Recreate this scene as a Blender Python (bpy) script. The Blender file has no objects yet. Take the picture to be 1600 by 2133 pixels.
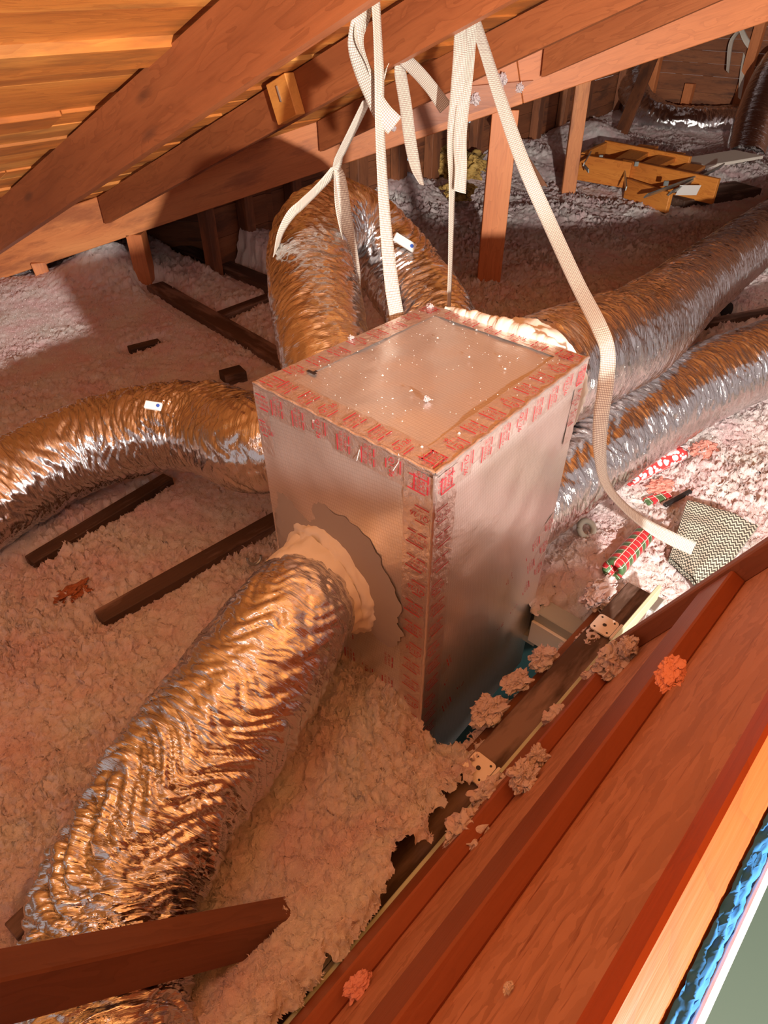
import bpy, math, random
import numpy as np
from mathutils import Vector
random.seed(7); rng = np.random.default_rng(7)
R_ = math.radians
S = bpy.context.scene
COL = S.collection
H = 1.75                       # camera height above the ceiling joists' zero level
# ------------------------------------------------------------------ camera
PITCH = 39.0; FPX = 1380.0
cam = bpy.data.cameras.new('camera'); cam_o = bpy.data.objects.new('camera', cam); COL.objects.link(cam_o)
cam.sensor_fit = 'HORIZONTAL'; cam.sensor_width = 36; cam.lens = 36*FPX/1600; cam.clip_start = 0.02
cam_o.location = (0, 0, H); cam_o.rotation_euler = (R_(90-PITCH), 0, 0)
S.camera = cam_o
# ------------------------------------------------------------------ world, light, exposure
S.view_settings.view_transform = 'Standard'; S.view_settings.look = 'None'
S.view_settings.gamma = 1; S.view_settings.use_curve_mapping = False
S.view_settings.exposure = 0.0
w = bpy.data.worlds.new('attic_surroundings'); S.world = w; w.use_nodes = True
w.node_tree.nodes['Background'].inputs[0].default_value = (1.0, 0.80, 0.76, 1)
w.node_tree.nodes['Background'].inputs[1].default_value = 0.52
def lamp(name, loc, power, color, radius=.06, typ='POINT', rot=(0,0,0)):
    l = bpy.data.lights.new(name, typ); l.energy = power; l.color = color
    if typ == 'AREA': l.size = radius
    else: l.shadow_soft_size = radius
    l.use_nodes = True; t = l.node_tree; em = t.nodes['Emission']; fo = t.nodes.new('ShaderNodeLightFalloff')
    fo.inputs['Strength'].default_value = 1.0; t.links.new(fo.outputs['Linear'], em.inputs['Strength'])
    o = bpy.data.objects.new(name, l); COL.objects.link(o); o.location = (loc[0], loc[1], loc[2]+H); o.rotation_euler = rot
    return o
lamp('work_lamp', (0.76, -0.27, -0.36), 180, (1.0, 0.93, 0.84), .035)
lamp('hatch_daylight', (1.30, 0.55, -0.95), 22, (1.0, 0.90, 0.80), .15)
lamp('soft_fill', (-0.75, 0.15, -0.10), 3, (1.0, 0.84, 0.78), .18)  # added soft fill light, no real bulb hangs here
# ------------------------------------------------------------------ geometry helpers (coordinates are relative to the eye, lifted by H when linked)
p_ = R_(PITCH)
F = np.array([0, math.cos(p_), -math.sin(p_)]); RT = np.array([1., 0, 0]); U = np.cross(RT, F)
def ray(x, y): return F+RT*(x-800)/FPX-U*(y-1066.5)/FPX
def Pz(x, y, z): d = ray(x, y); return d*(z/d[2])
def Pd(x, y, dep): return ray(x, y)*dep
def Pp(x, y, P, N): d = ray(x, y); return d*(np.dot(P, N)/np.dot(d, N))
def A3(*v): return np.array(v, float)
def unit(v): v = np.asarray(v, float); return v/np.linalg.norm(v)
TH = R_(47.0)
EV = A3(math.cos(TH), math.sin(TH), 0); EU = A3(-math.sin(TH), math.cos(TH), 0); Z = A3(0, 0, 1)
NN = -EU
def SV(P): return float(np.dot(P, EV))
# vectorised gradient noise
_perm = rng.permutation(256); _perm = np.concatenate([_perm, _perm, _perm])
_g = rng.normal(size=(256, 3)); _g /= np.linalg.norm(_g, axis=1)[:, None]
def noise(x, y, z=0.0):
    x, y, z = np.broadcast_arrays(np.asarray(x, float), np.asarray(y, float), np.asarray(z, float))
    xi = np.floor(x).astype(int); yi = np.floor(y).astype(int); zi = np.floor(z).astype(int)
    xf = x-xi; yf = y-yi; zf = z-zi
    u = xf*xf*xf*(xf*(xf*6-15)+10); v = yf*yf*yf*(yf*(yf*6-15)+10); ww = zf*zf*zf*(zf*(zf*6-15)+10)
    xi &= 255; yi &= 255; zi &= 255
    def gr(a, b, c, dx, dy, dz):
        h = _perm[_perm[_perm[(xi+a) & 255]+((yi+b) & 255)]+((zi+c) & 255)]
        g = _g[h]; return g[..., 0]*dx+g[..., 1]*dy+g[..., 2]*dz
    def L(a, b, t): return a+(b-a)*t
    return L(L(L(gr(0,0,0,xf,yf,zf), gr(1,0,0,xf-1,yf,zf), u), L(gr(0,1,0,xf,yf-1,zf), gr(1,1,0,xf-1,yf-1,zf), u), v),
             L(L(gr(0,0,1,xf,yf,zf-1), gr(1,0,1,xf-1,yf,zf-1), u), L(gr(0,1,1,xf,yf-1,zf-1), gr(1,1,1,xf-1,yf-1,zf-1), u), v), ww)*1.6
class MB:
    """collects faces of ONE mesh; gc = grain coordinates"""
    def __init__(s): s.v = []; s.f = []; s.g = []; s.uv = None; s.mi = []
    def add(s, vs, fs, gs=None, mi=0):
        o = len(s.v); s.v += [tuple(map(float, q)) for q in vs]
        s.g += [tuple(map(float, q)) for q in (gs if gs is not None else vs)]
        s.f += [tuple(i+o for i in f) for f in fs]; s.mi += [mi]*len(fs)
        return s
    def box(s, c, a, b, d, bev=.003, mi=0, goff=None):
        """centre c, half vectors a (length, the grain), b, d"""
        c = A3(*c); la, lb, ld = (np.linalg.norm(q) for q in (a, b, d)); ea, eb, ed = unit(a), unit(b), unit(d)
        e = min(bev, la*.4, lb*.4, ld*.4)
        if goff is None: goff = rng.uniform(-20, 20, 3)
        vs = []; gs = []; idx = {}
        for sx in (-1, 1):
            for sy in (-1, 1):
                for sz in (-1, 1):
                    for k in range(3):
                        l = [la-e*(k != 0), lb-e*(k != 1), ld-e*(k != 2)]
                        q = A3(sx*l[0], sy*l[1], sz*l[2])
                        idx[(sx, sy, sz, k)] = len(vs); vs.append(c+ea*q[0]+eb*q[1]+ed*q[2]); gs.append(q+goff)
        fs = []
        def quad(*ks): fs.append([idx[k] for k in ks])
        for sgn in (-1, 1):
            quad((sgn,-1,-1,0),(sgn,1,-1,0),(sgn,1,1,0),(sgn,-1,1,0))
            quad((-1,sgn,-1,1),(1,sgn,-1,1),(1,sgn,1,1),(-1,sgn,1,1))
            quad((-1,-1,sgn,2),(1,-1,sgn,2),(1,1,sgn,2),(-1,1,sgn,2))
        for s1 in (-1, 1):
            for s2 in (-1, 1):
                quad((s1,s2,-1,0),(s1,s2,1,0),(s1,s2,1,1),(s1,s2,-1,1))
                quad((s1,-1,s2,0),(s1,1,s2,0),(s1,1,s2,2),(s1,-1,s2,2))
                quad((-1,s1,s2,1),(1,s1,s2,1),(1,s1,s2,2),(-1,s1,s2,2))
                for s3 in (-1, 1): fs.append([idx[(s1,s2,s3,k)] for k in range(3)])
        # consistent outward winding
        out = []
        for f in fs:
            P = [vs[i] for i in f]; n = np.cross(P[1]-P[0], P[2]-P[0]); m = sum(P)/len(P)-c
            out.append(f if np.dot(n, m) > 0 else f[::-1])
        return s.add(vs, out, gs, mi)
    def beam(s, p0, p1, up, wid, hei, bev=.003, mi=0, sub=1):
        """board from p0 to p1 (centre line of its top face); up = its height direction"""
        p0, p1 = A3(*p0), A3(*p1); d = unit(p1-p0); up = unit(A3(*up)-d*np.dot(up, d)); sd = np.cross(d, up)
        return s.box((p0+p1)/2-up*hei/2, (p1-p0)/2, sd*wid/2, up*hei/2, bev, mi)
    def build(s, name, mat, parent=None, origin=None, smooth=False):
        V = np.array(s.v, float)
        if parent is not None: org = A3(*parent['_o'])
        else:
            org = A3(*origin) if origin is not None else A3((V[:,0].min()+V[:,0].max())/2, (V[:,1].min()+V[:,1].max())/2, V[:,2].min())
        me = bpy.data.meshes.new(name)
        V2 = V-org
        me.from_pydata([tuple(q) for q in V2], [], s.f)
        at = me.attributes.new('gc', 'FLOAT_VECTOR', 'POINT'); at.data.foreach_set('vector', np.array(s.g, float).ravel())
        for m in (mat if isinstance(mat, (list, tuple)) else [mat]): me.materials.append(m)
        me.polygons.foreach_set('material_index', s.mi)
        if smooth: me.polygons.foreach_set('use_smooth', [True]*len(s.f))
        me.update()
        o = bpy.data.objects.new(name, me); COL.objects.link(o); o['_o'] = [float(q) for q in org]
        if parent is not None: o.parent = parent
        else: o.location = (org[0], org[1], org[2]+H)
        return o
def tag(o, label=None, cat=None, group=None, kind=None):
    if label: o['label'] = label
    if cat: o['category'] = cat
    if group: o['group'] = group
    if kind: o['kind'] = kind
    return o
def thing(name, label, cat, loc, group=None):
    o = bpy.data.objects.new(name, None); COL.objects.link(o); o.empty_display_size = .05
    o.location = (float(loc[0]), float(loc[1]), float(loc[2])+H); o['_o'] = [float(q) for q in loc]
    return tag(o, label, cat, group)
def grid_mesh(name, P, mat, parent=None, closed_v=False, G=None, smooth=False, origin=None, mask=None):
    """P: (n, m, 3) array of points -> one mesh"""
    n, m = P.shape[:2]; V = P.reshape(-1, 3); Gc = (G if G is not None else P).reshape(-1, 3)
    org = A3(*parent['_o']) if parent is not None else (A3(*origin) if origin is not None else A3(V[:,0].mean(), V[:,1].mean(), V[:,2].min()))
    i, j = np.meshgrid(np.arange(n-1), np.arange(m if closed_v else m-1), indexing='ij'); j2 = (j+1) % m
    q = np.stack([i*m+j, i*m+j2, (i+1)*m+j2, (i+1)*m+j], -1).reshape(-1, 4)
    if mask is not None: q = q[mask[:n-1, :(m if closed_v else m-1)].ravel()]
    me = bpy.data.meshes.new(name)
    me.vertices.add(len(V)); me.vertices.foreach_set('co', (V-org).ravel())
    me.loops.add(q.size); me.loops.foreach_set('vertex_index', q.ravel().astype(np.int32))
    me.polygons.add(len(q)); me.polygons.foreach_set('loop_start', np.arange(0, q.size, 4, dtype=np.int32))
    me.update(calc_edges=True)
    at = me.attributes.new('gc', 'FLOAT_VECTOR', 'POINT'); at.data.foreach_set('vector', Gc.ravel())
    me.materials.append(mat); me.polygons.foreach_set('use_smooth', [smooth]*len(q)); me.update()
    o = bpy.data.objects.new(name, me); COL.objects.link(o); o['_o'] = [float(a) for a in org]
    if parent is not None: o.parent = parent
    else: o.location = (org[0], org[1], org[2]+H)
    return o
def spline(pts, n):
    """Catmull-Rom through rows of pts (any columns)"""
    P = np.array(pts, float); P = np.vstack([2*P[0]-P[1], P, 2*P[-1]-P[-2]])
    seg = np.linalg.norm(P[2:-1, :3]-P[1:-2, :3], axis=1); cum = np.concatenate([[0], np.cumsum(seg)])
    out = []
    for t in np.linspace(0, cum[-1], n):
        k = min(int(np.searchsorted(cum, t, 'right'))-1, len(seg)-1); u = (t-cum[k])/seg[k]
        a, b, c, d = P[k:k+4]
        out.append(.5*((2*b)+(-a+c)*u+(2*a-5*b+4*c-d)*u*u+(-a+3*b-3*c+d)*u**3))
    return np.array(out), cum[-1]
# ------------------------------------------------------------------ materials
class NT:
    def __init__(s, name):
        s.m = bpy.data.materials.new(name); s.m.use_nodes = True; s.t = s.m.node_tree; s.b = s.t.nodes['Principled BSDF']
    def n(s, typ, **kw):
        q = s.t.nodes.new(typ)
        for k, v in kw.items():
            if k in q.inputs: q.inputs[k].default_value = v
            else: setattr(q, k, v)
        return q
    def l(s, a, b): s.t.links.new(a, b)
    def gc(s, scale=(1, 1, 1), attr='gc'):
        a = s.n('ShaderNodeAttribute'); a.attribute_name = attr
        m = s.n('ShaderNodeMapping'); m.inputs['Scale'].default_value = scale; s.l(a.outputs['Vector'], m.inputs[0]); return m.outputs[0]
    def noise(s, vec, scale, detail=4, rough=.55, dist=0):
        q = s.n('ShaderNodeTexNoise'); q.inputs['Scale'].default_value = scale; q.inputs['Detail'].default_value = detail
        q.inputs['Roughness'].default_value = rough; q.inputs['Distortion'].default_value = dist
        if vec is not None: s.l(vec, q.inputs['Vector'])
        return q.outputs['Fac']
    def ramp(s, fac, stops):
        q = s.n('ShaderNodeValToRGB'); e = q.color_ramp.elements
        while len(e) > 1: e.remove(e[-1])
        e[0].position = stops[0][0]; e[0].color = (*stops[0][1], 1)
        for p, c in stops[1:]: k = e.new(p); k.color = (*c, 1)
        s.l(fac, q.inputs[0]); return q.outputs[0]
    def mix(s, a, b, fac, mode='MIX'):
        q = s.n('ShaderNodeMix', data_type='RGBA', blend_type=mode)
        for v, i in ((fac, 0), (a, 6), (b, 7)):
            if isinstance(v, (int, float)): q.inputs[i].default_value = v
            elif isinstance(v, tuple): q.inputs[i].default_value = (*v, 1)
            else: s.l(v, q.inputs[i])
        return q.outputs[2]
    def math(s, op, a, b=0., c=0.):
        q = s.n('ShaderNodeMath', operation=op)
        for i, v in enumerate((a, b, c)):
            if isinstance(v, (int, float)): q.inputs[i].default_value = v
            else: s.l(v, q.inputs[i])
        return q.outputs[0]
    def bump(s, h, strength=.3, dist=.01, prev=None):
        q = s.n('ShaderNodeBump'); q.inputs['Strength'].default_value = strength; q.inputs['Distance'].default_value = dist
        s.l(h, q.inputs['Height'])
        if prev is not None: s.l(prev, q.inputs['Normal'])
        return q.outputs[0]
    def set(s, **kw):
        for k, v in kw.items():
            i = s.b.inputs[k.replace('_', ' ')]
            if isinstance(v, (int, float)): i.default_value = v
            elif isinstance(v, tuple): i.default_value = (*v, 1) if len(v) == 3 else v
            else: s.l(v, i)
        return s
def wood(name, dark, mid, light, knots=True, rough=.55, streak=1.0, stain=0., stainc=(.06,.02,.03)):
    m = NT(name)
    g = m.gc((1.2, 14, 14)); g0 = m.gc((.35, 2.2, 2.2)); gf = m.gc((6, 160, 160))
    warp = m.noise(m.gc((2.2, 5, 5)), 1.0, 3, .5, .4)
    ring = m.n('ShaderNodeTexNoise'); ring.inputs['Scale'].default_value = 1.0; ring.inputs['Detail'].default_value = 3
    v = m.n('ShaderNodeVectorMath', operation='ADD'); m.l(g, v.inputs[0])
    cx = m.n('ShaderNodeCombineXYZ'); m.l(m.math('MULTIPLY', warp, 2.6), cx.inputs[1]); m.l(m.math('MULTIPLY', warp, 2.6), cx.inputs[2]); m.l(cx.outputs[0], v.inputs[1])
    m.l(v.outputs[0], ring.inputs['Vector'])
    saw = m.math('FRACT', m.math('MULTIPLY', ring.outputs['Fac'], 7.0))
    c = m.ramp(m.noise(g0, 1.6, 3), [(.3, dark), (.5, mid), (.72, light)])
    c = m.mix(c, m.mix(c, (.35, .22, .18), .75, 'MULTIPLY'), m.math('MULTIPLY', m.math('POWER', saw, 3.0), .5*streak))
    fine = m.noise(gf, 1.0, 3)
    c = m.mix(c, (1.25, 1.2, 1.15), m.math('MULTIPLY', fine, .22), 'OVERLAY')
    if knots:
        vo = m.n('ShaderNodeTexVoronoi'); vo.inputs['Scale'].default_value = 1.0; m.l(m.gc((1.6, 6, 6)), vo.inputs['Vector'])
        k = m.ramp(vo.outputs['Distance'], [(.05, (1,1,1)), (.13, (0,0,0))])
        c = m.mix(c, (.10, .035, .02), m.math('MULTIPLY', k, .7))
    if stain:
        sf = m.ramp(m.noise(m.gc((1.5, 7, 7)), 1.3, 5, .6), [(.50, (0,0,0)), (.62, (1,1,1))])
        c = m.mix(c, stainc, m.math('MULTIPLY', sf, stain))
    nb = m.bump(fine, .25, .002); nb = m.bump(saw, .08, .003, nb)
    m.set(Base_Color=c, Roughness=rough, Normal=nb); return m.m
def plain(name, col, rough=.5, metal=0., **kw):
    m = NT(name)
    m.set(Base_Color=col, Roughness=rough, Metallic=metal, **kw)
    nz = m.noise(m.n('ShaderNodeTexCoord').outputs['Object'], 60, 3)
    m.set(Normal=m.bump(nz, .12, .002)); return m.m
M = {}
M['deck'] = wood('pine_deck', (.32, .088, .016), (.54, .185, .034), (.72, .34, .09), True, .6, .8, .5, (.20, .075, .022))
M['rafter'] = wood('rafter_lumber', (.22, .062, .022), (.31, .094, .032), (.38, .125, .043), True, .5, .8)
M['beam'] = wood('valley_lumber', (.42, .135, .043), (.52, .18, .062), (.60, .235, .085), False, .55, .5, .55, (.20, .055, .03))
M['post'] = wood('post_lumber', (.42, .13, .043), (.50, .165, .056), (.56, .20, .072), False, .55, .6)
M['block'] = wood('block_lumber', (.58, .17, .030), (.64, .21, .04), (.70, .27, .06), False, .55, .5)
M['dark'] = wood('old_dark_lumber', (.035, .018, .012), (.06, .03, .018), (.10, .05, .03), False, .7, .5, .6, (.34, .22, .18))
M['wallwood'] = wood('sheathing_boards', (.15, .052, .022), (.23, .08, .033), (.30, .115, .047), True, .65, .7, .6, (.07,.03,.02))
M['brace'] = wood('brace_lumber', (.10, .036, .022), (.14, .052, .030), (.18, .07, .04), False, .6, .6)
M['endb'] = wood('end_board_lumber', (.15, .05, .03), (.20, .07, .04), (.24, .09, .05), False, .6, .6)
M['lid'] = wood('lid_frame_wood', (.20, .050, .021), (.235, .062, .026), (.27, .076, .031), False, .45, .25)
M['lidedge'] = wood('lid_edge_wood', (.31, .052, .008), (.34, .062, .010), (.38, .078, .014), False, .5, .5)
M['ladder'] = wood('ladder_pine', (.40, .12, .022), (.60, .20, .035), (.70, .26, .05), False, .45, 1.0)
# strand board
m = NT('strand_board')
vo = m.n('ShaderNodeTexVoronoi'); vo.inputs['Scale'].default_value = 1.0
wv = m.n('ShaderNodeVectorMath', operation='ADD'); m.l(m.gc((16, 60, 60)), wv.inputs[0])
nn = m.n('ShaderNodeTexNoise'); nn.inputs['Scale'].default_value = 9; nn.inputs['Detail'].default_value = 4; m.l(m.gc(), nn.inputs['Vector'])
sc = m.n('ShaderNodeVectorMath', operation='SCALE'); sc.inputs['Scale'].default_value = 6; m.l(nn.outputs['Color'], sc.inputs[0]); m.l(sc.outputs[0], wv.inputs[1])
m.l(wv.outputs[0], vo.inputs['Vector'])
sep = m.n('ShaderNodeSeparateColor'); m.l(vo.outputs['Color'], sep.inputs[0])
c = m.ramp(sep.outputs[0], [(.0, (.42, .175, .095)), (.5, (.50, .215, .120)), (1., (.56, .25, .145))])
st = m.ramp(m.noise(m.gc((9, 90, 90)), 1, 5, .6, .6), [(.30, (1,1,1)), (.40, (0,0,0))])
c = m.mix(c, (.24, .06, .025), m.math('MULTIPLY', st, .8))
m.set(Base_Color=c, Roughness=.6, Normal=m.bump(vo.outputs['Distance'], .25, .003)); M['osb'] = m.m
# loose fill insulation
m = NT('blown_insulation')
oc = m.n('ShaderNodeTexCoord').outputs['Object']
c = m.ramp(m.noise(oc, 5.5, 4, .6), [(.34, (.95, .70, .71)), (.52, (.95, .82, .81)), (.68, (.95, .90, .87))])
sp = m.ramp(m.noise(oc, 30, 4, .6), [(.66, (0,0,0)), (.76, (1,1,1))])
c = m.mix(c, (.60, .38, .42), m.math('MULTIPLY', sp, .55))
f1 = m.noise(oc, 120, 6, .75); f2 = m.noise(oc, 420, 3, .7)
nb = m.bump(f1, .8, .010); nb = m.bump(f2, .6, .003, nb)
m.set(Base_Color=c, Roughness=1.0, Normal=nb, Specular_IOR_Level=.05); M['insul'] = m.m
# foil duct jacket
def foil(name, wr=1.0, base=(.72, .71, .72), rough=.14):
    m = NT(name)
    a = m.noise(m.gc((52, 4, 4)), 1.0, 5, .62, .5)
    b = m.noise(m.gc((150, 28, 28)), 1.0, 3, .6, .5)
    vo = m.n('ShaderNodeTexVoronoi'); vo.feature = 'F1'; vo.inputs['Scale'].default_value = 1.0; m.l(m.gc((80, 30, 30)), vo.inputs['Vector'])
    nb = m.bump(a, .55*wr, .010); nb = m.bump(vo.outputs['Distance'], .28*wr, .006, nb); nb = m.bump(b, .35*wr, .003, nb)
    m.set(Base_Color=base, Metallic=1.0, Roughness=rough, Normal=nb); return m.m
M['foil'] = foil('crinkled_foil'); M['foil_soft'] = foil('stretched_foil', 1.25, (.80,.79,.80), .12)
# duct board facing: satin foil with scrim threads
m = NT('duct_board_facing')
sp_ = m.n('ShaderNodeSeparateXYZ'); m.l(m.gc(), sp_.inputs[0])
def lines(src, per, wd):
    fr = m.math('FRACT', m.math('DIVIDE', src, per)); return m.math('LESS_THAN', m.math('ABSOLUTE', m.math('SUBTRACT', fr, .5)), wd)
diag = m.math('ADD', sp_.outputs[0], m.math('MULTIPLY', sp_.outputs[1], .18)); dg2 = m.math('SUBTRACT', sp_.outputs[1], m.math('MULTIPLY', sp_.outputs[0], .12))
ln = m.math('MAXIMUM', lines(diag, .0075, .09), lines(dg2, .0105, .07))
wav = m.noise(m.gc(), 6, 3, .5)
nb = m.bump(ln, .9, .002); nb = m.bump(m.noise(m.gc(), 90, 4, .6), .22, .003, nb); nb = m.bump(wav, .10, .05, nb)
m.set(Base_Color=m.mix((.90, .86, .84), (.62, .56, .53), m.math('MULTIPLY', ln, .45)), Metallic=.80, Roughness=.30, Normal=nb); M['fsk'] = m.m
m = NT('foil_tape'); nb = m.bump(m.noise(m.gc((1,1,1)), 70, 4, .7, .6), .45, .005)
m.set(Base_Color=(.84, .74, .70), Metallic=.85, Roughness=.30, Normal=nb); M['tape'] = m.m
M['print'] = plain('red_print', (.52, .035, .05), .5)
M['ink'] = plain('black_ink', (.03, .02, .02), .5)
M['mastic_grey'] = plain('grey_mastic', (.40, .34, .30), .6); M['mastic'] = plain('cream_mastic', (.86, .80, .70), .6)
# webbing strap with woven grid
m = NT('woven_strap'); sp_ = m.n('ShaderNodeSeparateXYZ'); m.l(m.gc(), sp_.inputs[0])
def lin(src, per, wd):
    fr = m.math('FRACT', m.math('DIVIDE', src, per)); return m.math('LESS_THAN', m.math('ABSOLUTE', m.math('SUBTRACT', fr, .5)), wd)
ln = m.math('MAXIMUM', lin(sp_.outputs[0], .0050, .13), lin(sp_.outputs[1], .0062, .12))
c = m.mix((.80, .76, .66), (.22, .12, .10), m.math('MULTIPLY', ln, .85))
m.set(Base_Color=c, Roughness=.65, Normal=m.bump(m.noise(m.gc(), 900, 2), .3, .001), Transmission_Weight=0.0); M['strap'] = m.m
M['white'] = plain('white_metal', (.82, .72, .64), .4); M['whitetrim'] = plain('white_paint', (.85, .82, .78), .5)
M['steel'] = plain('bracket_steel', (.50, .56, .54), .35, .85); M['nail'] = plain('nail_steel', (.5, .48, .46), .3, .9)
M['black'] = plain('black_plastic', (.015, .012, .012), .5)
M['green'] = plain('green_grey_strip', (.50, .53, .36), .6)
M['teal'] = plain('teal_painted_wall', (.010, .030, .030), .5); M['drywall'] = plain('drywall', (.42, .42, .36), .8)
M['foam_blue'] = plain('blue_foam', (.010, .12, .34), .8); M['room'] = plain('grey_green_paint', (.20, .27, .21), .5)
M['yellow'] = wood('yellow_foam', (.50,.33,.10), (.44,.27,.07), (.36,.22,.06), False, .8, 0, .8, (.05,.035,.02)); M['pink'] = plain('pink_fibreglass', (.70, .30, .24), .9)
M['sky'] = NT('daylight_glow').set(Base_Color=(0,0,0), Emission_Color=(.45,.75,1.0), Emission_Strength=1.6).m
M['blue'] = plain('blue_logo', (.03, .10, .45), .5); M['whiteclip'] = plain('white_clip_plastic', (.85,.83,.78), .4)
# ------------------------------------------------------------------ roof, rafters, valley beam, walls
def roofz(x, y): return -.35+.295*(x-.67)-.27*(y-4.4)
def valz(x, y): return -.35+.295*(x-.67)+.27*(y-4.4)
DOWN = unit(EU+Z*((roofz(*EU[:2])-roofz(0, 0)))); NR = unit(np.cross(DOWN, EV)); NR = NR if NR[2] > 0 else -NR
def roofP(s, t): q = EV*s+EU*t; return A3(q[0], q[1], roofz(q[0], q[1]))
mb = MB(); t = -3.2
while t < 5.6:
    wd = random.choice([.14, .17, .19, .115])
    s0 = -4.0
    while s0 < 7.0:
        ln = random.uniform(3.5, 6); s1 = s0+ln
        # boards stop a little past the valley line
        q = EV*s0+EU*(t+wd/2); q2 = EV*s1+EU*(t+wd/2)
        if q2[1] > 4.62:
            if q[1] > 4.62: break
            s1 = s0+(4.62-q[1])/(q2[1]-q[1])*(s1-s0); q2 = EV*s1+EU*(t+wd/2)
        k = 1/np.dot(DOWN, EU); th_ = .03; off = random.choice([0, .006, .014, .02])
        c = (roofP(s0, t+wd/2)+roofP(s1, t+wd/2))/2+NR*(th_/2+off)
        mb.box(c, EV*(s1-s0-.002)/2, DOWN*(wd*k/2+.004), NR*th_/2, .002)
        if q2[1] >= 4.6: break
        s0 = s1
    t += wd
tag(mb.build('ceiling', M['deck']), kind='structure')
# the slope beyond the valley, rising away
g2 = unit(EV); UP2 = unit(EV+Z*(valz(*EV[:2])-valz(0, 0))); N2 = np.cross(UP2, EU); N2 = N2 if N2[2] > 0 else -N2
mb = MB()
for i in range(60):
    s = 1.5+i*.2
    # board along EU at position s, from valley line (y=4.5) outward
    t0 = (4.5-s*EV[1])/EU[1]; t1 = t0+9
    a = EV*s+EU*t0; b = EV*s+EU*t1; a = A3(a[0], a[1], valz(a[0], a[1])+.03); b = A3(b[0], b[1], valz(b[0], b[1])+.03)
    mb.box((a+b)/2, (b-a)/2, UP2*.107, N2*.01, .002)
tag(mb.build('ceiling_far', M['wallwood']), kind='structure'); bpy.data.objects['ceiling_far'].name = 'trim_1'

RAF = dict(wid=.042, hei=.145)
BY = 4.40
def beamP(x, dz=0): return A3(x, BY, -.606+.3*(x-.67)+dz)
def xb(px, py): return float(Pp(px, py, A3(0, BY, 0), A3(0, 1, 0))[0])
def rafter(s, tlow, thigh, label, mat='rafter', hei=.145, name='rafter'):
    a = roofP(s, tlow); b = roofP(s, thigh); mb = MB()
    # plumb cut at the low end, built as a prism
    up = unit(NR); a1 = a-NR*.002; b1 = b-NR*.002; hv = -NR*hei; off = rng.uniform(-20, 20, 3)
    cut = DOWN*(hei*.37)
    vs = []; gs = []
    L = np.linalg.norm(b1-a1)
    for sd in (-1, 1):
        for q, g in ((a1, (0, 0)), (a1+hv+cut, (0, hei)), (b1+hv, (L, hei)), (b1, (L, 0))):
            vs.append(q+EV*sd*.021); gs.append(A3(g[0], sd*.021, g[1])+off)
    mb.add(vs, [(0,1,2,3), (7,6,5,4), (0,4,5,1), (1,5,6,2), (2,6,7,3), (3,7,4,0)], gs)
    return tag(mb.build(name, M[mat]), label, 'rafter', 'roof rafters running down to the valley')
def s_at(px, py):   # station of the rafter whose end meets the valley at this pixel
    x = xb(px, py); return x*EV[0]+(BY-.03)*EV[1]
def tvalley(s): return (BY-.035-s*EV[1])/EU[1]
s2, s3, s4 = s_at(222, 445), s_at(668, 285), s_at(1133, 100)
s1 = SV(Pp(220, 217, roofP(0, 0), NR))+.021
rafter(s1, tvalley(s1), -3.0, 'long reddish rafter crossing the top left corner, nearest to the viewer', hei=.185)
rafter(s2, tvalley(s2), -3.0, 'rafter carrying the pale nailed wood block on its lower edge')
rafter(s3, tvalley(s3), -3.0, 'rafter ending on the valley beam behind the folded hanging strap')
rafter(s4, tvalley(s4), -3.0, 'rafter ending on the valley beam above the brown corner post')
rafter(s4+.9, tvalley(s4+.9), -3.0, 'rafter at the top right edge meeting the beam')
# valley beam: two lengths scarfed together
mb = MB(); x0, x1 = xb(-700, 800), xb(1098, 150)
for a, b, lab in ((-4.6, x1, 'long stained roof beam running from the left edge to the joint'), (x1-.0, 4.2, 'lighter upper length of roof beam right of the slanted joint')):
    mb = MB(); dirb = unit(A3(1, 0, .3)); upb = unit(np.cross(dirb, A3(0, -1, 0))); upb = upb if upb[2] > 0 else -upb
    h = .265 if a < 0 else .25
    pa, pb = beamP(a+.0), beamP(b-(.002 if a < 0 else -.002)); 
    mb.box((pa+pb)/2+upb*h/2+A3(0, .022, 0), (pb-pa)/2, upb*h/2, A3(0, .022, 0), .004)
    tag(mb.build('valley_beam', M['beam' if a < 0 else 'post']), lab, 'beam', 'roof beam lengths')
# wedge scab under the scarf joint
mb = MB(); xs = [xb(860, 205), xb(1108, 172), xb(980, 232)]
q = [A3(xb(840,196), BY-.018, 0), None]
pa = Pp(840, 192, A3(0, BY-.03, 0), A3(0,1,0)); pb = Pp(1112, 168, A3(0, BY-.03, 0), A3(0,1,0)); pc = Pp(1050, 214, A3(0, BY-.03, 0), A3(0,1,0)); pd = Pp(850, 280, A3(0, BY-.03, 0), A3(0,1,0))
vs = [pa, pb, pc, pd]; vs = vs+[v+A3(0, .028, 0) for v in vs]
mb.add(vs, [(3,2,1,0), (4,5,6,7), (0,1,5,4), (1,2,6,5), (2,3,7,6), (3,0,4,7)])
tag(mb.build('splice_plate', M['rafter']), 'thin reddish splice board on the beam above the corner post', 'board')
# block with a nail on rafter 2
tb = None
Pb = Pp(572, 215, roofP(0,0)-NR*.07, NR); tb = float(np.dot(Pb, EU)); c = roofP(s2, tb)-NR*.075-EV*.045
r = thing('wood_block', 'pale wood block with a nail, fixed under the second rafter', 'block', c-Z*.08)
mb = MB(); mb.box(c, DOWN*.065, EV*.024, NR*.072, .003, goff=A3(1,2,3)); mb.build('block', M['block'], r)
mb = MB(); q = c-EV*.026-DOWN*.0+NR*.02; mb.box(q, NR*.028, DOWN*.0035, EV*.004, .001); mb.build('nail', M['nail'], r)

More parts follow.
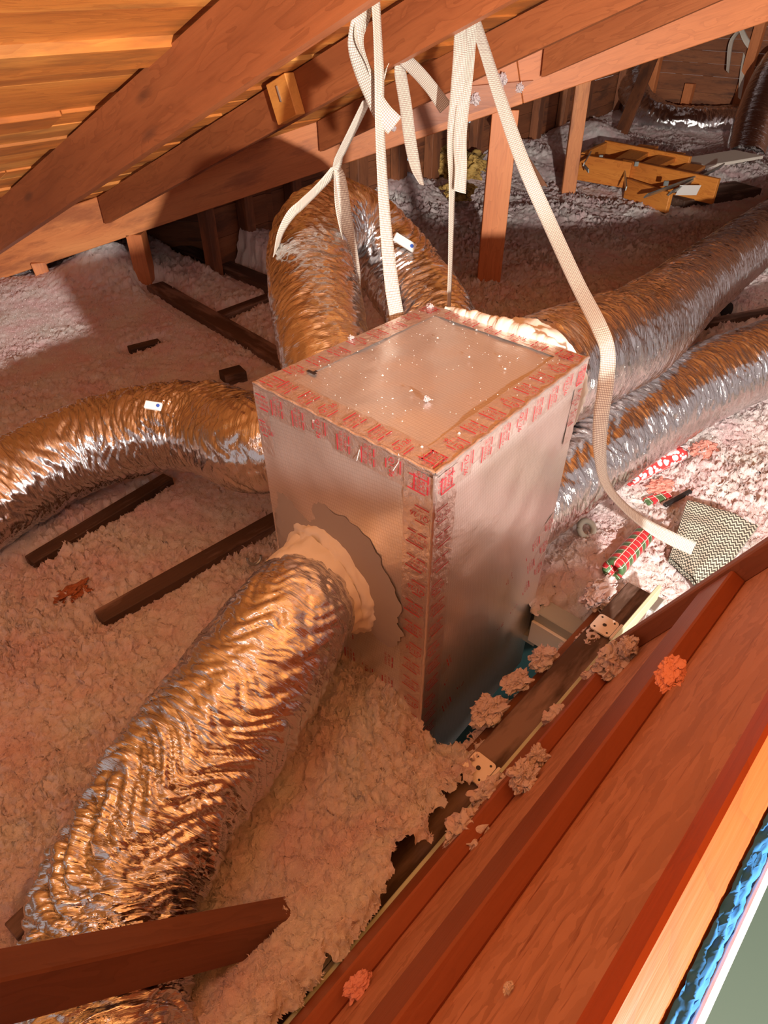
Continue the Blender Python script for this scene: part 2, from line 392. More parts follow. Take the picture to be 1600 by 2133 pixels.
# far walls
W0 = A3(.22, 6.6, 0); EW = A3(math.cos(R_(55)), math.sin(R_(55)), 0); EN = A3(-math.sin(R_(55)), math.cos(R_(55)), 0)
def PW(px, py): return Pp(px, py, W0, EN)
def wall_boards(name, base, along, length, z0, z1, nrm, gaps=(), mat='wallwood'):
    mb = MB(); z = z0
    while z < z1:
        h = random.choice([.14, .19, .14]); 
        if z+h > z1: h = z1-z
        g = .012 if random.random() < .35 and gaps else .002
        mb.box(base+along*length/2+Z*(z+h/2)+nrm*random.uniform(0, .006), along*length/2, Z*(h/2-g/2), nrm*.009, .002)
        z += h
    return tag(mb.build(name, M[mat]), kind='structure')
wl0 = W0-EW*2.45
wall_boards('wall_back', wl0, EW, 8.4, -2.0, 1.6, EN, gaps=True)
cor = W0+EW*5.9
wall_boards('wall_right', cor+EU*.3, -EU, 9.0, -2.0, 2.2, EV)
wall_boards('wall_left', A3(-6.5, 5.08, 0), A3(1, 0, 0), 5.7, -2.0, .4, A3(0, 1, 0))
# studs
studs = [(735, 330, 46), (890, 290, 50), (980, 300, 34), (820, 300, 40), (600, 420, 34), (420, 470, 28), (1110, 240, 40), (1215, 190, 36), (1165, 215, 26), (1290, 160, 34), (690, 340, 34), (500, 450, 30)]
lbs = ['behind the hanging straps above the left arch of duct', 'between the two hanging straps', 'just left of the brown corner post', 'behind the straight hanging strap', 'behind the arch of the silver duct', 'above the snowy mound left of the duct arch', 'between the two brown posts', 'right of the slender post, farther back', 'right behind the slender post', 'farther right near the corner of the attic', 'just left of the straight hanging strap', 'above the half buried dark joist']
for (px, py, wd), lb in zip(studs, lbs):
    q = PW(px, py)-EN*.06; dep = np.dot(q, F); wm = wd*dep/FPX*.8
    mb = MB(); q = A3(q[0], q[1], 0)
    mb.box(q+Z*(-.55), Z*1.35, EW*min(wm, .14)/2, EN*.045, .003)
    tag(mb.build('wall_stud', M['wallwood']), 'far wall stud '+lb, 'stud', 'studs of the far boarded wall')
q = cor
for i, (dd, hh) in enumerate(((.35, .75), (.9, .45), (1.6, 1.4))):
    mb = MB(); c = cor-EU*dd-EV*.08; mb.box(c+Z*(-1.6+hh/2), Z*hh/2, EU*.06, EV*.05, .003)
    tag(mb.build('wall_stud', M['post']), ['taller stud at the far dark corner of the attic', 'short cut stud at the far dark corner of the attic', 'stud on the dark wall behind the silver bend'][i], 'stud', 'studs of the dark far corner')
# daylight slits on the back wall (glowing strips in place of gaps between boards)
for i, (px, py, ln) in enumerate(((920, 266, .20), (985, 250, .10), (842, 371, .16), (993, 293, .10), (835, 335, .10))):
    q = PW(px, py)-EN*.014; mb = MB(); mb.box(q, EW*ln, Z*.009, EN*.003, .001)
    tag(mb.build('trim_%d' % (i+2), M['sky']), kind='structure')

# posts
def post(x, y, z0, z1, wd, dp, label, mat='post', lean=0., ang=0.):
    mb = MB(); a = A3(math.cos(ang), math.sin(ang), 0); b = A3(-math.sin(ang), math.cos(ang), 0)
    c0 = A3(x, y, z0); c1 = A3(x+lean, y, z1)
    mb.box((c0+c1)/2, (c1-c0)/2, a*wd/2, b*dp/2, .003); return tag(mb.build('roof_post', M[mat]), label, 'post')
q = Pp(1012, 590, A3(0, 4.42, 0), A3(0, 1, 0))
post(.70, 4.43, -1.72, beamP(.70)[2]-.004, .155, .045, 'broad orange-brown post standing under the joint of the roof beam')
q = Pz(1184, 405, -1.58); post(q[0], q[1], -1.75, .3, .125, .05, 'slender reddish post beyond the broad post, right of the long strap', 'beam', -.06)
q = Pz(113, 590, -1.6); post(q[0]-.03, 4.40, -1.75, beamP(q[0])[2]+.01, .09, .04, 'short post stub under the beam at the far left, in the insulation', 'beam', -.03, .4)
q = beamP(xb(275, 480)); post(q[0], 4.46, -1.9, q[2], .10, .12, 'short post under the beam beside the pointed insulation mound', 'post')
q = beamP(xb(430, 470)); post(q[0]+.1, 4.9, -1.9, q[2]+.2, .05, .06, 'thin dark post in the shade left of the duct arch', 'rafter')
def brace(p0, p1, up, wd, hei, name, label, cat, mat): mb = MB(); mb.beam(p0, p1, up, wd, hei); return tag(mb.build(name, M[mat]), label, cat)
brace(Pz(1145, 395, -1.62), Pd(1045, 240, 6.2), A3(1, 0, .2), .05, .10, 'wall_brace', 'slanting brace behind the long strap, between the two brown posts', 'brace', 'wallwood')
brace(Pz(1305, 285, -1.5), Pd(1395, 60, 8.6), A3(1, 0, .3), .05, .15, 'wall_brace', 'leaning grey-brown board in front of the far silver bend', 'brace', 'wallwood')
brace(Pz(1330, 200, -1.5)+A3(.6,.3,0), Pd(1500, 20, 8.9), A3(1, 0, .3), .05, .09, 'wall_brace', 'dark diagonal brace at the top right of the far wall', 'brace', 'dark')
brace(Pd(1440, 50, 8.9), Pd(1500, 200, 9.2), A3(1, 0, .3), .05, .09, 'wall_brace', 'dark brace crossing behind the small hanging straps', 'brace', 'dark')

# ------------------------------------------------------------------ plenum box
ZT = -.76; ZB = -1.98
CA, CB, CC, CD = Pz(907, 988, ZT), Pz(527, 797, ZT), Pz(893, 634, ZT), Pz(1226, 745, ZT)
# ------------------------------------------------------------------ hatch lid frame of reference
LA = R_(66); L0 = Pz(1262, 1362, -1.47)+A3(.73, -.68, 0)*.030; LD = NN*math.cos(LA)+Z*math.sin(LA); LM = -NN*math.sin(LA)+Z*math.cos(LA)
def lidc(px, py, m=0.): q = Pp(px, py, L0+LM*m, LM)-L0; return float(np.dot(q, EV)), float(np.dot(q, LD))
def LP(s, w_, m=0.): return L0+EV*s+LD*w_+LM*m
# ------------------------------------------------------------------ insulation field
ZI = -1.61
def seg_dist(x, y, a, b):
    ax, ay = a[:2]; dx, dy = b[0]-ax, b[1]-ay; L = dx*dx+dy*dy
    t = np.clip(((x-ax)*dx+(y-ay)*dy)/L, 0, 1); return np.hypot(x-ax-t*dx, y-ay-t*dy)
JO = []   # joists: a, b, width, z of top, dip radius
def J(p, q, wd, zt, name, label, dip=.05, depth=.09, mat='dark'):
    a, b = Pz(*p, zt), Pz(*q, zt); JO.append((a, b, wd, zt, dip))
    mb = MB(); mb.beam(a, b, Z, wd, depth, .003); tag(mb.build(name, M[mat]), label, 'joist'); return a, b
J((205, 1283), (600, 1062), .068, -1.585, 'ceiling_joist', 'dark dusty joist between the two left silver ducts', .028)
J((322, 590), (620, 762), .12, -1.585, 'ceiling_joist', 'dark reddish joist leading towards the duct arch, partly buried', .06)
J((372, 512), (600, 602), .14, -1.56, 'ceiling_joist', 'blackish joist on the far left below the roof beam', .07)
J((452, 655), (600, 600), .08, -1.59, 'ceiling_joist', 'dark cross joist butting against the reddish joist', .035)
J((268, 724), (332, 708), .06, -1.60, 'ceiling_joist', 'small visible bit of dark joist in the smooth left insulation', .02)
J((462, 778), (506, 766), .09, -1.57, 'ceiling_joist', 'dark joist end showing above the left duct', .02)
J((60, 1165), (350, 990), .06, -1.59, 'ceiling_joist', 'dark joist along the lower side of the left duct', .01)
J((20, 1940), (92, 1872), .05, -1.59, 'ceiling_joist', 'dark joist scrap at the lower left edge beside the duct', .02)
J((1130, 735), (1620, 640), .06, -1.56, 'ceiling_joist', 'black joist between the two right silver ducts', .03)
MOUNDS = []
def mound(px, py, z, r, h): q = Pz(px, py, z); MOUNDS.append((q[0], q[1], r, h))
mound(235, 560, -1.55, .26, .17); mound(170, 585, -1.6, .25, .05); mound(20, 600, -1.55, .5, .05)
mound(480, 520, -1.5, .3, .12); mound(360, 490, -1.5, .35, .16); mound(540, 520, -1.5, .3, .1)
mound(830, 400, -1.5, .35, .12); mound(1080, 320, -1.5, .5, .10); mound(1235, 285, -1.5, .45, .22); mound(1150, 440, -1.55, .8, .06); mound(900, 480, -1.55, .5, .05)
mound(1420, 215, -1.5, .7, .15); mound(1240, 1150, -1.58, .16, .05); mound(1560, 350, -1.5, .7, .1)
mound(800, 1530, -1.6, .2, .035); mound(1000, 1000, -1.6, .2, .02)
s_end = 0.03
def zin(x, y, fine=True):
    z = ZI+.030*noise(x*1.3, y*1.3, 3.3)+.014*noise(x*3.7, y*3.7, 9.1)
    for mx, my, r, h in MOUNDS: z = z+h*np.exp(-((x-mx)**2+(y-my)**2)/(r*r))
    wd = np.where((x-W0[0])*EW[0]+(y-W0[1])*EW[1] > -2.42, (x-W0[0])*EN[0]+(y-W0[1])*EN[1], -.8); z = z+.10*np.clip(((x-W0[0])*EW[0]+(y-W0[1])*EW[1]+2.35)/.8, 0, 1)*np.clip(1+(wd+.1)/.9, 0, 1)**2
    edge = noise(x*22, y*22, 1.7)
    for a, b, w_, zt, dip in JO:
        d = seg_dist(x, y, a, b)+.022*edge; k = np.clip(1-(d-w_/2-dip*.4)/(dip+.02), 0, 1)
        z = z+(np.minimum(z, zt-.045)-z)*(k*k*(3-2*k))
    return z
# fluffy surface
def fluff(x, y, k=1.0):
    wx = x+.02*noise(x*14, y*14, 31.); wy = y+.02*noise(x*14, y*14, 41.)
    b1 = np.abs(noise(wx*15, wy*15, 5.5)); b2 = np.abs(noise(wx*38, wy*38, 2.2)); b3 = np.abs(noise(wx*85, wy*85, 7.7)); b4 = noise(wx*150, wy*150, 17.7)
    big = np.clip(.6+noise(x*2.1, y*2.1, 8.8), .35, 1.1)
    return k*big*(.026*b1+.021*b2+.017*b3+.008*b4)
n_u, rows = 1000, []
y = .12
while y < 14.5: rows.append(y); y += .0027+.0031*y
Y = np.array(rows); u = np.linspace(-1, 1, n_u)
X = u[None, :]*(1.05+.70*Y[:, None]); YY = np.repeat(Y[:, None], n_u, 1)
ZZ = zin(X, YY)
rough = np.clip(1.08+.05*(YY-2)+.12*np.clip(X-.1, 0, 1.2), 1., 1.35)
sm = 1-.55*np.exp(-((X+1.9)**2+(YY-3.4)**2)/1.6); rough = rough*sm
ZZ = ZZ+fluff(X, YY)*rough*1.25
dx = .012*noise(X*30, YY*30, 11.1)*rough+.007*noise(X*75, YY*75, 4.1); dy = .012*noise(X*30, YY*30, 21.1)*rough+.007*noise(X*75, YY*75, 14.1)
# openings: the shaft beside the box, the hatch, beyond walls
fu = (X-CA[0])*NN[0]+(YY-CA[1])*NN[1]; fv = (X-CA[0])*EV[0]+(YY-CA[1])*EV[1]
edge = .03*noise(X*18, YY*18, 6.1)+.012*noise(X*50, YY*50, 2.1)
pit = (fu+edge > -.02) & (fu+edge < .115) & (fv+edge > -.0) & (fv < .66)
inbox = (fu < 0) & (fu > -.50) & (fv > .03) & (fv < .60)
hu = (X-L0[0])*NN[0]+(YY-L0[1])*NN[1]; hv = (X-L0[0])*EV[0]+(YY-L0[1])*EV[1]
lim = -.10+.075*np.clip((-.62-hv)/.25, 0, 1)-.03*np.clip((hv+.62)/.2, 0, 1)
hatch = (hu > np.minimum(lim+edge*1.3+.05*noise(X*7, YY*7, .5), -.036)) & (hv < s_end-.02+edge)
ZZ = ZZ+.13*np.clip(1-np.abs(hu+.07)/.22, 0, 1)*np.clip((-.22-hv)/.25, 0, 1)*(1+.5*np.clip((-.55-hv)/.2, 0, 1))
wal = (X-W0[0])*EW[0]+(YY-W0[1])*EW[1]; wdist = np.where(wal > -2.42, (X-W0[0])*EN[0]+(YY-W0[1])*EN[1], YY-5.05); wr = (X-cor[0])*EV[0]+(YY-cor[1])*EV[1]
# slope into the shaft
k = np.clip(1-np.abs(fu-.07)/.16, 0, 1)*np.clip((fv+.12)/.1, 0, 1)*np.clip((.80-fv)/.1, 0, 1); ZZ = ZZ-.10*k
mask = ~(pit | inbox | hatch | (wdist > -.02) | (wr > -.02))
Pm = np.stack([X+dx, YY+dy, ZZ], -1)
ins = grid_mesh('loose_insulation', Pm, M['insul'], mask=mask, smooth=False, origin=(0, 3, ZI))
tag(ins, 'pinkish white fluffy blown insulation covering the attic floor', 'insulation', kind='stuff')
ins.data.polygons.foreach_set('use_smooth', [True]*len(ins.data.polygons))
# short loose fibres standing out of the surface
def fibres(n, ymin, ymax, size, name):
    rI = rng.integers(1, len(Y)-1, n*3); yv = Y[rI]; keep = (yv > ymin) & (yv < ymax); rI = rI[keep][:n]; cI = rng.integers(1, n_u-1, len(rI))
    ok = mask[rI, cI] & mask[rI-1, cI] & mask[rI, cI-1]; rI, cI = rI[ok], cI[ok]; B0 = Pm[rI, cI]; n = len(B0)
    dpt = B0 @ F; px = 800+FPX*(B0 @ RT)/dpt; ok = (px > -300) & (px < 1900); B0 = B0[ok]; n = len(B0); sc_ = (size*(.5+rng.random(n)))*(.7+.10*B0[:, 1])
    an = rng.uniform(0, 2*math.pi, n); tilt = rng.uniform(.1, 1.1, n); d = np.stack([np.cos(an)*np.cos(tilt), np.sin(an)*np.cos(tilt), np.sin(tilt)], -1)
    an2 = an+rng.uniform(.6, 2.5, n); s_ = np.stack([np.cos(an2), np.sin(an2), rng.uniform(-.5, .5, n)], -1)*sc_[:, None]*.11
    B0 = B0-Z*.001; m1 = B0+d*sc_[:, None]*.6; t1 = m1+(d+np.stack([np.cos(an2), np.sin(an2), -.3*np.ones(n)], -1)*.8)*sc_[:, None]*.45
    V = np.stack([B0-s_, B0+s_, m1+s_*1.1, m1-s_*1.1, t1], 1).reshape(-1, 3); b = np.arange(n)[:, None]*5
    q = b+np.array([[0, 1, 2, 3]]); t3 = b+np.array([[3, 2, 4]]); me = bpy.data.meshes.new(name); me.vertices.add(len(V)); me.vertices.foreach_set('co', (V-A3(0, 3, ZI)).ravel())
    li = np.concatenate([q.ravel(), t3.ravel()]).astype(np.int32); me.loops.add(len(li)); me.loops.foreach_set('vertex_index', li); me.polygons.add(2*n)
    me.polygons.foreach_set('loop_start', np.concatenate([np.arange(n)*4, 4*n+np.arange(n)*3]).astype(np.int32)); me.update(calc_edges=True); me.materials.append(M['insul'])
    o = bpy.data.objects.new(name, me); COL.objects.link(o); o.location = (0, 3, ZI+H); return o
fb = fibres(420000, .3, 4.2, .0085, 'insulation_fibres'); tag(fb, 'fine white fibres standing up all over the blown insulation', 'insulation', kind='stuff')
# plaster ceiling of the rooms below, with the openings left free
mb = MB()
def slab(c0, c1, u0, u1, z, th, mi=0):
    a = CA+EV*(c0+c1)/2+NN*(u0+u1)/2; mb.box(A3(a[0], a[1], z-th/2), EV*(c1-c0)/2, NN*(u1-u0)/2, Z*th/2, .001)
slab(-4, .0, -9, -.0, -1.80, .03); slab(.62, 14, -9, -.0, -1.80, .03); slab(0, .62, -9, -.56, -1.80, .03); slab(.72, 14, -.0, .30, -1.80, .03); slab(-4, -.1, 0, .30, -1.80, .03); slab(.9, 14, .3, 7, -1.80, .03)
tag(mb.build('floor', M['drywall']), kind='structure')
# shaft lining seen beside the box: room wall below
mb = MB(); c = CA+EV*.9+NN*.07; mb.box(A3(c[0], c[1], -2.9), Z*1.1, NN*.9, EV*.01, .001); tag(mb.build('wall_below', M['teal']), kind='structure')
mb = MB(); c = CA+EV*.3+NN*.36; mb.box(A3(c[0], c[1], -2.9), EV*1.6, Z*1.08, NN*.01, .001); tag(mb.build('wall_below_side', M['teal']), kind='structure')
mb = MB(); c = CA+EV*.3+NN*.5; mb.box(A3(c[0], c[1], -4.2), EV*6, NN*5, Z*.02, .001); tag(mb.build('floor_below', M['room']), kind='structure')
# frame of the shaft
a = CA+EV*.655+NN*.0
brace(A3(*(a+NN*-.02)[:2], -1.66), A3(*(a+NN*.21)[:2], -1.66), Z, .075, .14, 'shaft_header', 'pale grey plastered header at the far end of the dark opening beside the box', 'board', 'drywall')
brace(A3(*(CA+EV*.612-NN*.02)[:2], -1.70), A3(*(CA+EV*.612+NN*.21)[:2], -1.70), Z, .012, .10, 'shaft_trim', 'thin cream trim edge below the plastered header', 'trim', 'mastic')
# joist between shaft and hatch
q0 = Pz(1050, 1500, -1.60); u0 = float(np.dot(q0-CA, NN)); jw = .075
jc = L0-NN*.088
brace(A3(*(jc-EV*1.6)[:2], -1.51), A3(*(jc+EV*.35)[:2], -1.51), Z, .085, .20, 'ceiling_joist', 'dark dusty joist running along the hinged side of the lid', 'joist', 'dark')
brace(A3(*(jc-NN*.062-EV*.95)[:2], -1.57), A3(*(jc-NN*.062+EV*.35)[:2], -1.57), Z, .035, .18, 'shaft_trimmer', 'yellowish board edge lining the dark opening beside the box', 'board', 'wallwood')

# ------------------------------------------------------------------ hatch lid
sN = -2.1
Wm = .036
lidc_ = lidc; _, W = lidc(1245, 2133, Wm); _, W2 = lidc(1600, 1535, Wm); W = (W+W2)/2
s_e = lidc(1290, 1329, .04)[0]
_, r2a = lidc(1206, 1700, 0); _, r2b = lidc(1092, 1700, .036); _, r1b = lidc(1040, 1700, 0)
lid = thing('hatch_lid', 'opened wooden attic hatch lid with strand board panel at the lower right', 'hatch', L0)
def lbox(w0, w1, m0, m1, s0=sN, s1=None, bev=.004, along='s'):
    s1 = s_e if s1 is None else s1
    mb = MB(); c = LP((s0+s1)/2, (w0+w1)/2, (m0+m1)/2)
    if along == 's': mb.box(c, EV*(s1-s0)/2, LD*(w1-w0)/2, LM*(m1-m0)/2, bev)
    else: mb.box(c, LD*(w1-w0)/2, EV*(s1-s0)/2, LM*(m1-m0)/2, bev)
    return mb
def lab(o, t): o['label'] = t; return o
lbox(.0, W-.02, -.014, 0).build('strand_board_panel', M['osb'], lid)
lab(lbox(0, r1b, 0, .036).build('frame_board', M['lid'], lid), 'narrow red-brown frame board at the hinge side')
lab(lbox(min(r2b, r2a-.04), r2a, 0, .036, s1=s_e-.04).build('frame_board', M['lid'], lid), 'smooth red-brown middle rib')
lab(lbox(.0, W, -.002, .045, s_e-.04, s_e, along='w').build('frame_board', M['endb'], lid), 'dark end board')
lab(lbox(W-.042, W, 0, Wm, s1=s_e-.001).build('edge_board', M['lidedge'], lid), 'bright orange board on the free edge')
ns = 420; ss = np.linspace(sN, s_e, ns); ww = np.linspace(0, 1, 12)
Pf = np.zeros((ns, 12, 3)); 
for j, k in enumerate(ww):
    mm = -.001-.016*k; bul = .006*math.sin(math.pi*k)+.004*noise(ss*60, k*5, 3.)+.003*noise(ss*160, k*9, 3.)
    Pf[:, j] = L0+np.outer(ss, EV)+np.outer(W-.002+bul, LD)+LM*mm
grid_mesh('blue_foam_strip', Pf, M['foam_blue'], lid, smooth=True)
lbox(W-.05, W+.003, -.025, -.017).build('white_facing', M['whitetrim'], lid)
brs = MB(); c = L0-NN*.036-Z*.022; brs.box(c+EV*(sN+.35)/2, EV*(.35-sN)/2, NN*.0065, Z*.03, .002); tag(brs.build('weather_strip', M['green']), 'pale green strip along the hinge side of the hatch lid', 'strip')
# hinges
for i, (px, py) in enumerate(((1212, 1385), (950, 1685), (640, 2066))):
    sh, _ = lidc(px+25, py-5, 0)
    c = LP(sh, 0, .0)-NN*.042-Z*.034; r = thing('lid_hinge', ['white hinge plate nearest the box shaft, on the dark joist', 'white hinge half buried in insulation at the middle of the lid', 'white hinge at the bottom edge of the photo'][i], 'hinge', c-Z*.02, 'white hinges of the hatch lid')
    mb = MB(); n = 10; pl = c-NN*.050+Z*.002; vs = []
    # leaf with rounded outer corners
    hw, hl = .036, .032; rad = .011; pts = []
    for (cx_, cy_, a0) in ((hl-rad, hw-rad, 0), (-hl+rad, hw-rad, 90), (-hl+rad, -hw+rad, 180), (hl-rad, -hw+rad, 270)):
        for k in range(6): a = R_(a0+k*18); pts.append((cx_+rad*math.cos(a), cy_+rad*math.sin(a)))
    top = [A3(*pl)+EV*b-NN*a+Z*.004 for a, b in pts]; bot = [v-Z*.005 for v in top]; nv = len(pts)
    mb.add(top+bot, [tuple(range(nv)), tuple(range(2*nv-1, nv-1, -1))]+[(k, nv+k, nv+(k+1) % nv, (k+1) % nv) for k in range(nv)])
    mb.build('leaf', M['white'], r)
    mb = MB(); mb.box(c-NN*.010+Z*.004, EV*.036, NN*.006, Z*.006, .004); mb.build('knuckle', M['white'], r)
    for (a, b) in ((0, 0), (-.020, .024), (.020, .024), (-.020, -.024), (.020, -.024)):
        mb = MB(); q = pl+EV*b-NN*a+Z*.0045; rr = .006 if (a, b) == (0, 0) else .003
        ring = [q+EV*rr*math.cos(R_(t))+NN*rr*math.sin(R_(t)) for t in range(0, 360, 36)]; low = [v-Z*.004 for v in ring]
        mb.add([v+Z*.001 for v in ring]+low, [tuple(range(10)), tuple(range(19, 9, -1))]+[(k, 10+k, 10+(k+1) % 10, (k+1) % 10) for k in range(10)]); mb.build('screw_hole', M['ink'], r)

# ------------------------------------------------------------------ box
box = thing('duct_plenum', 'large foil-faced duct board box taped in silver with red print, centre of the attic', 'duct box', A3(*( (CA+CC)/2)[:2], ZB))
def face(a, b, c_, d, name, n=40, push=0., nrm=None, g=None):
    """grid on quad a-b (bottom or first edge) to d-c"""
    u_ = np.linspace(0, 1, n); P = np.zeros((n, n, 3)); G = np.zeros((n, n, 3))
    la = np.linalg.norm(b-a); lb = np.linalg.norm(d-a)
    for i, t in enumerate(u_):
        e0 = a+(b-a)*t; e1 = d+(c_-d)*t
        for j, s in enumerate(u_):
            P[i, j] = e0+(e1-e0)*s; G[i, j] = (t*la, s*lb, 0)
    if nrm is not None:
        bu = np.sin(np.pi*u_)[:, None]*np.sin(np.pi*u_)[None, :]
        P += nrm*(push*bu+.0035*noise(G[..., 0]*9, G[..., 1]*9, 1.))[..., None]*np.minimum(1, 6*bu)[..., None]
    return grid_mesh(name, P, M['fsk'], box, G=G, smooth=True)
def dn(p, z, inset=.0): q = p.copy(); q[2] = z; c = (CA+CC)/2; q[:2] += (c[:2]-q[:2])*inset; return q
ins_ = .035
BA, BB, BC_, BD = (dn(q, ZB, ins_) for q in (CA, CB, CC, CD))
face(CA, CB, CC, CD, 'top_panel', 40, -.006, Z)
face(CA, CB, BB, BA, 'side_panel', 40, .004, -EV); face(CD, CA, BA, BD, 'side_panel', 40, .006, NN)
face(CB, CC, BC_, BB, 'side_panel', 10, 0, EU); face(CC, CD, BD, BC_, 'side_panel', 10, 0, EV)
# text stamps
def text_mesh(txt, size):
    cu = bpy.data.curves.new('t', 'FONT'); cu.body = txt; cu.size = size; cu.align_x = 'LEFT'; cu.align_y = 'CENTER'; cu.resolution_u = 2
    o = bpy.data.objects.new('t', cu); COL.objects.link(o); bpy.context.view_layer.update()
    me = bpy.data.meshes.new_from_object(o.evaluated_get(bpy.context.evaluated_depsgraph_get()))
    v = [tuple(q.co) for q in me.vertices]; f = [tuple(p.vertices) for p in me.polygons]
    COL.objects.unlink(o); bpy.data.objects.remove(o); bpy.data.curves.remove(cu); bpy.data.meshes.remove(me); return np.array(v), f
T = {k: text_mesh(k, s) for k, s in (('UL 181A-P', .0125), ('UL 181B-FX', .0125), ('Q1-26', .020), ('Printed MFR1456', .0095), ('F F Z', .013))}
def stamp(mb, key, org, rd, ud, nrm, sc=1.):
    v, f = T[key]; vs = [org+rd*q[0]*sc+ud*q[1]*sc+nrm*.0012 for q in v]; mb.add(vs, f, None, getattr(mb, 'cur', 0))
def bar(mb, org, rd, ud, nrm, L, h):
    vs = [org+nrm*.0012, org+rd*L+nrm*.0012, org+rd*L+ud*h+nrm*.0012, org+ud*h+nrm*.0012]; mb.add(vs, [(0, 1, 2, 3)], None, getattr(mb, 'cur', 0))
def tape(e0, e1, across, nrm, wd, name='tape', period=.074, start=0., inner=0., lift=.0016, lean=0., rowshift=0.):
    """tape strip from e0 to e1 (edge), extending by wd in 'across'; red print runs across it"""
    L = np.linalg.norm(e1-e0); al = unit(e1-e0); across = unit(across); n = max(12, int(L/.012)); m_ = 8
    P = np.zeros((n, m_, 3)); G = np.zeros((n, m_, 3)); tt = np.linspace(0, L, n); aa = np.linspace(0, wd, m_)
    jig = .0022*noise(tt*30, e0[0]*7, 4.)
    for j, a in enumerate(aa):
        a2 = a+jig*(j == m_-1)
        h = lift+.0012*noise(tt*55, a*90, e0[1]*9)
        P[:, j] = e0+np.outer(tt, al)+np.outer(np.full(n, a)+jig*(j == m_-1)+inner, across)+np.outer(h, nrm); G[:, j] = np.stack([tt, np.full(n, a), np.zeros(n)], -1)
    mb = MB(); mb.add(P.reshape(-1, 3), [(i*m_+j, i*m_+j+1, (i+1)*m_+j+1, (i+1)*m_+j) for i in range(n-1) for j in range(m_-1)], G.reshape(-1, 3)); mb.cur = 1; t = .012+start; i = 0; nrm2 = nrm*(1+lift/.0012+1.0)
    while t < L-.045:
        o = e0+al*t+across*(inner+.006+rowshift); ac = unit(across+al*lean); av = unit(np.cross(nrm, ac)); 
        sg = 1 if np.dot(av, al) > 0 else -1; rd = ac; ud = av
        # lines side by side along the edge
        base = o
        if i % 3 == 1:
            bar(mb, base, rd, al, nrm2, wd*.50, .0032); stamp(mb, 'Printed MFR1456', base+al*.010, rd, ud, nrm2, .62); stamp(mb, 'Q1-26', base+al*.026, rd, ud, nrm2, .98); bar(mb, base+al*.040+ac*.01, rd, al, nrm2, wd*.35, .0030)
        else:
            bar(mb, base+ac*.004, rd, al, nrm2, wd*.30, .0034); bar(mb, base+ac*(.008+wd*.32), rd, al, nrm2, wd*.30, .0034)
            stamp(mb, 'UL 181A-P', base+al*.013, rd, ud, nrm2, .84); stamp(mb, 'UL 181B-FX', base+al*.026, rd, ud, nrm2, .84)
            bar(mb, base+al*.036+ac*.012, rd, al, nrm2, wd*.62, .0038)
        t += period; i += 1
    return mb.build(name, [M['tape'], M['print']], box)
TW = .068
tape(CA, CB, CD-CA, Z, TW, lean=.0); tape(CB, CC, CD-CC, Z, TW); tape(CD, CA, CB-CA, Z, TW); tape(CC, CD, CB-CC, Z, TW*.8)
def dirdn(a, b): return unit(b-a)
tape(CA, CB, BA-CA, -EV, TW, inner=.002); tape(CD, CA, BA-CA, NN, TW, inner=.002)
va = unit(BA-CA)
tape(CA+va*.01, BA, CB-CA, -EV, TW*1.15, lift=.003); tape(CA+va*.01, BA, CD-CA, NN, TW*1.15, lift=.003)
tape(CB+va*.01, CB+(BB-CB)*.16, CA-CB, -EV, .05); tape(CD+va*.01, CD+(BD-CD)*.2, CA-CD, NN, .05, period=.06)
for k in (.52, .60, .68): # rows of print low on the left face
    e0 = CA+(BA-CA)*k*1.02+unit(CB-CA)*.09; e1 = CB+(BB-CB)*k*1.02; tape(e0, e1, BA-CA, -EV, TW*.95, lift=.0012)
for k in (.55, .64, .73):
    e0 = CA+(BA-CA)*k+unit(CD-CA)*.09; e1 = CD+(BD-CD)*k*.75; tape(e0, e1, BA-CA, NN, TW*.95, lift=.0012, lean=.3)
# foil seams along the top edges
def tube_pts(P, r, name, mat, parent, seg=8, jitter=0., smooth=True):
    P = np.array(P); n = len(P); T_ = np.gradient(P, axis=0); T_ /= np.linalg.norm(T_, axis=1)[:, None]
    up = A3(0, 0, 1) if abs(T_[0][2]) < .9 else A3(1, 0, 0); N_ = unit(np.cross(T_[0], up)); out = np.zeros((n, seg, 3)); rr = np.broadcast_to(r, n)
    for i in range(n):
        N_ = unit(N_-T_[i]*np.dot(N_, T_[i])); B_ = np.cross(T_[i], N_)
        for j in range(seg):
            a = 2*math.pi*j/seg; out[i, j] = P[i]+(N_*math.cos(a)+B_*math.sin(a))*rr[i]*(1+jitter*rng.uniform(-1, 1))
    return grid_mesh(name, out, mat, parent, closed_v=True, smooth=smooth)
for a, b in ((CA, CB), (CD, CA)):
    tube_pts([a+(b-a)*t+Z*.0005+A3(0,0,.0015)*math.sin(t*60) for t in np.linspace(0, 1, 60)], .0042, 'edge_seam', M['tape'], box, 7, .35)
tube_pts([CA+(BA-CA)*t for t in np.linspace(0, 1, 80)], .005, 'edge_seam', M['tape'], box, 7, .3)
# black hand-written mark
q = Pz(655, 784, ZT); mb = MB(); bar(mb, q+Z*.003, unit(CD-CA), unit(CB-CA), Z, .010, .030); bar(mb, q+Z*.003+unit(CD-CA)*.009+unit(CB-CA)*.006, unit(CD-CA), unit(CB-CA), Z, .010, .008); mb.build('ink_mark', M['ink'], box)
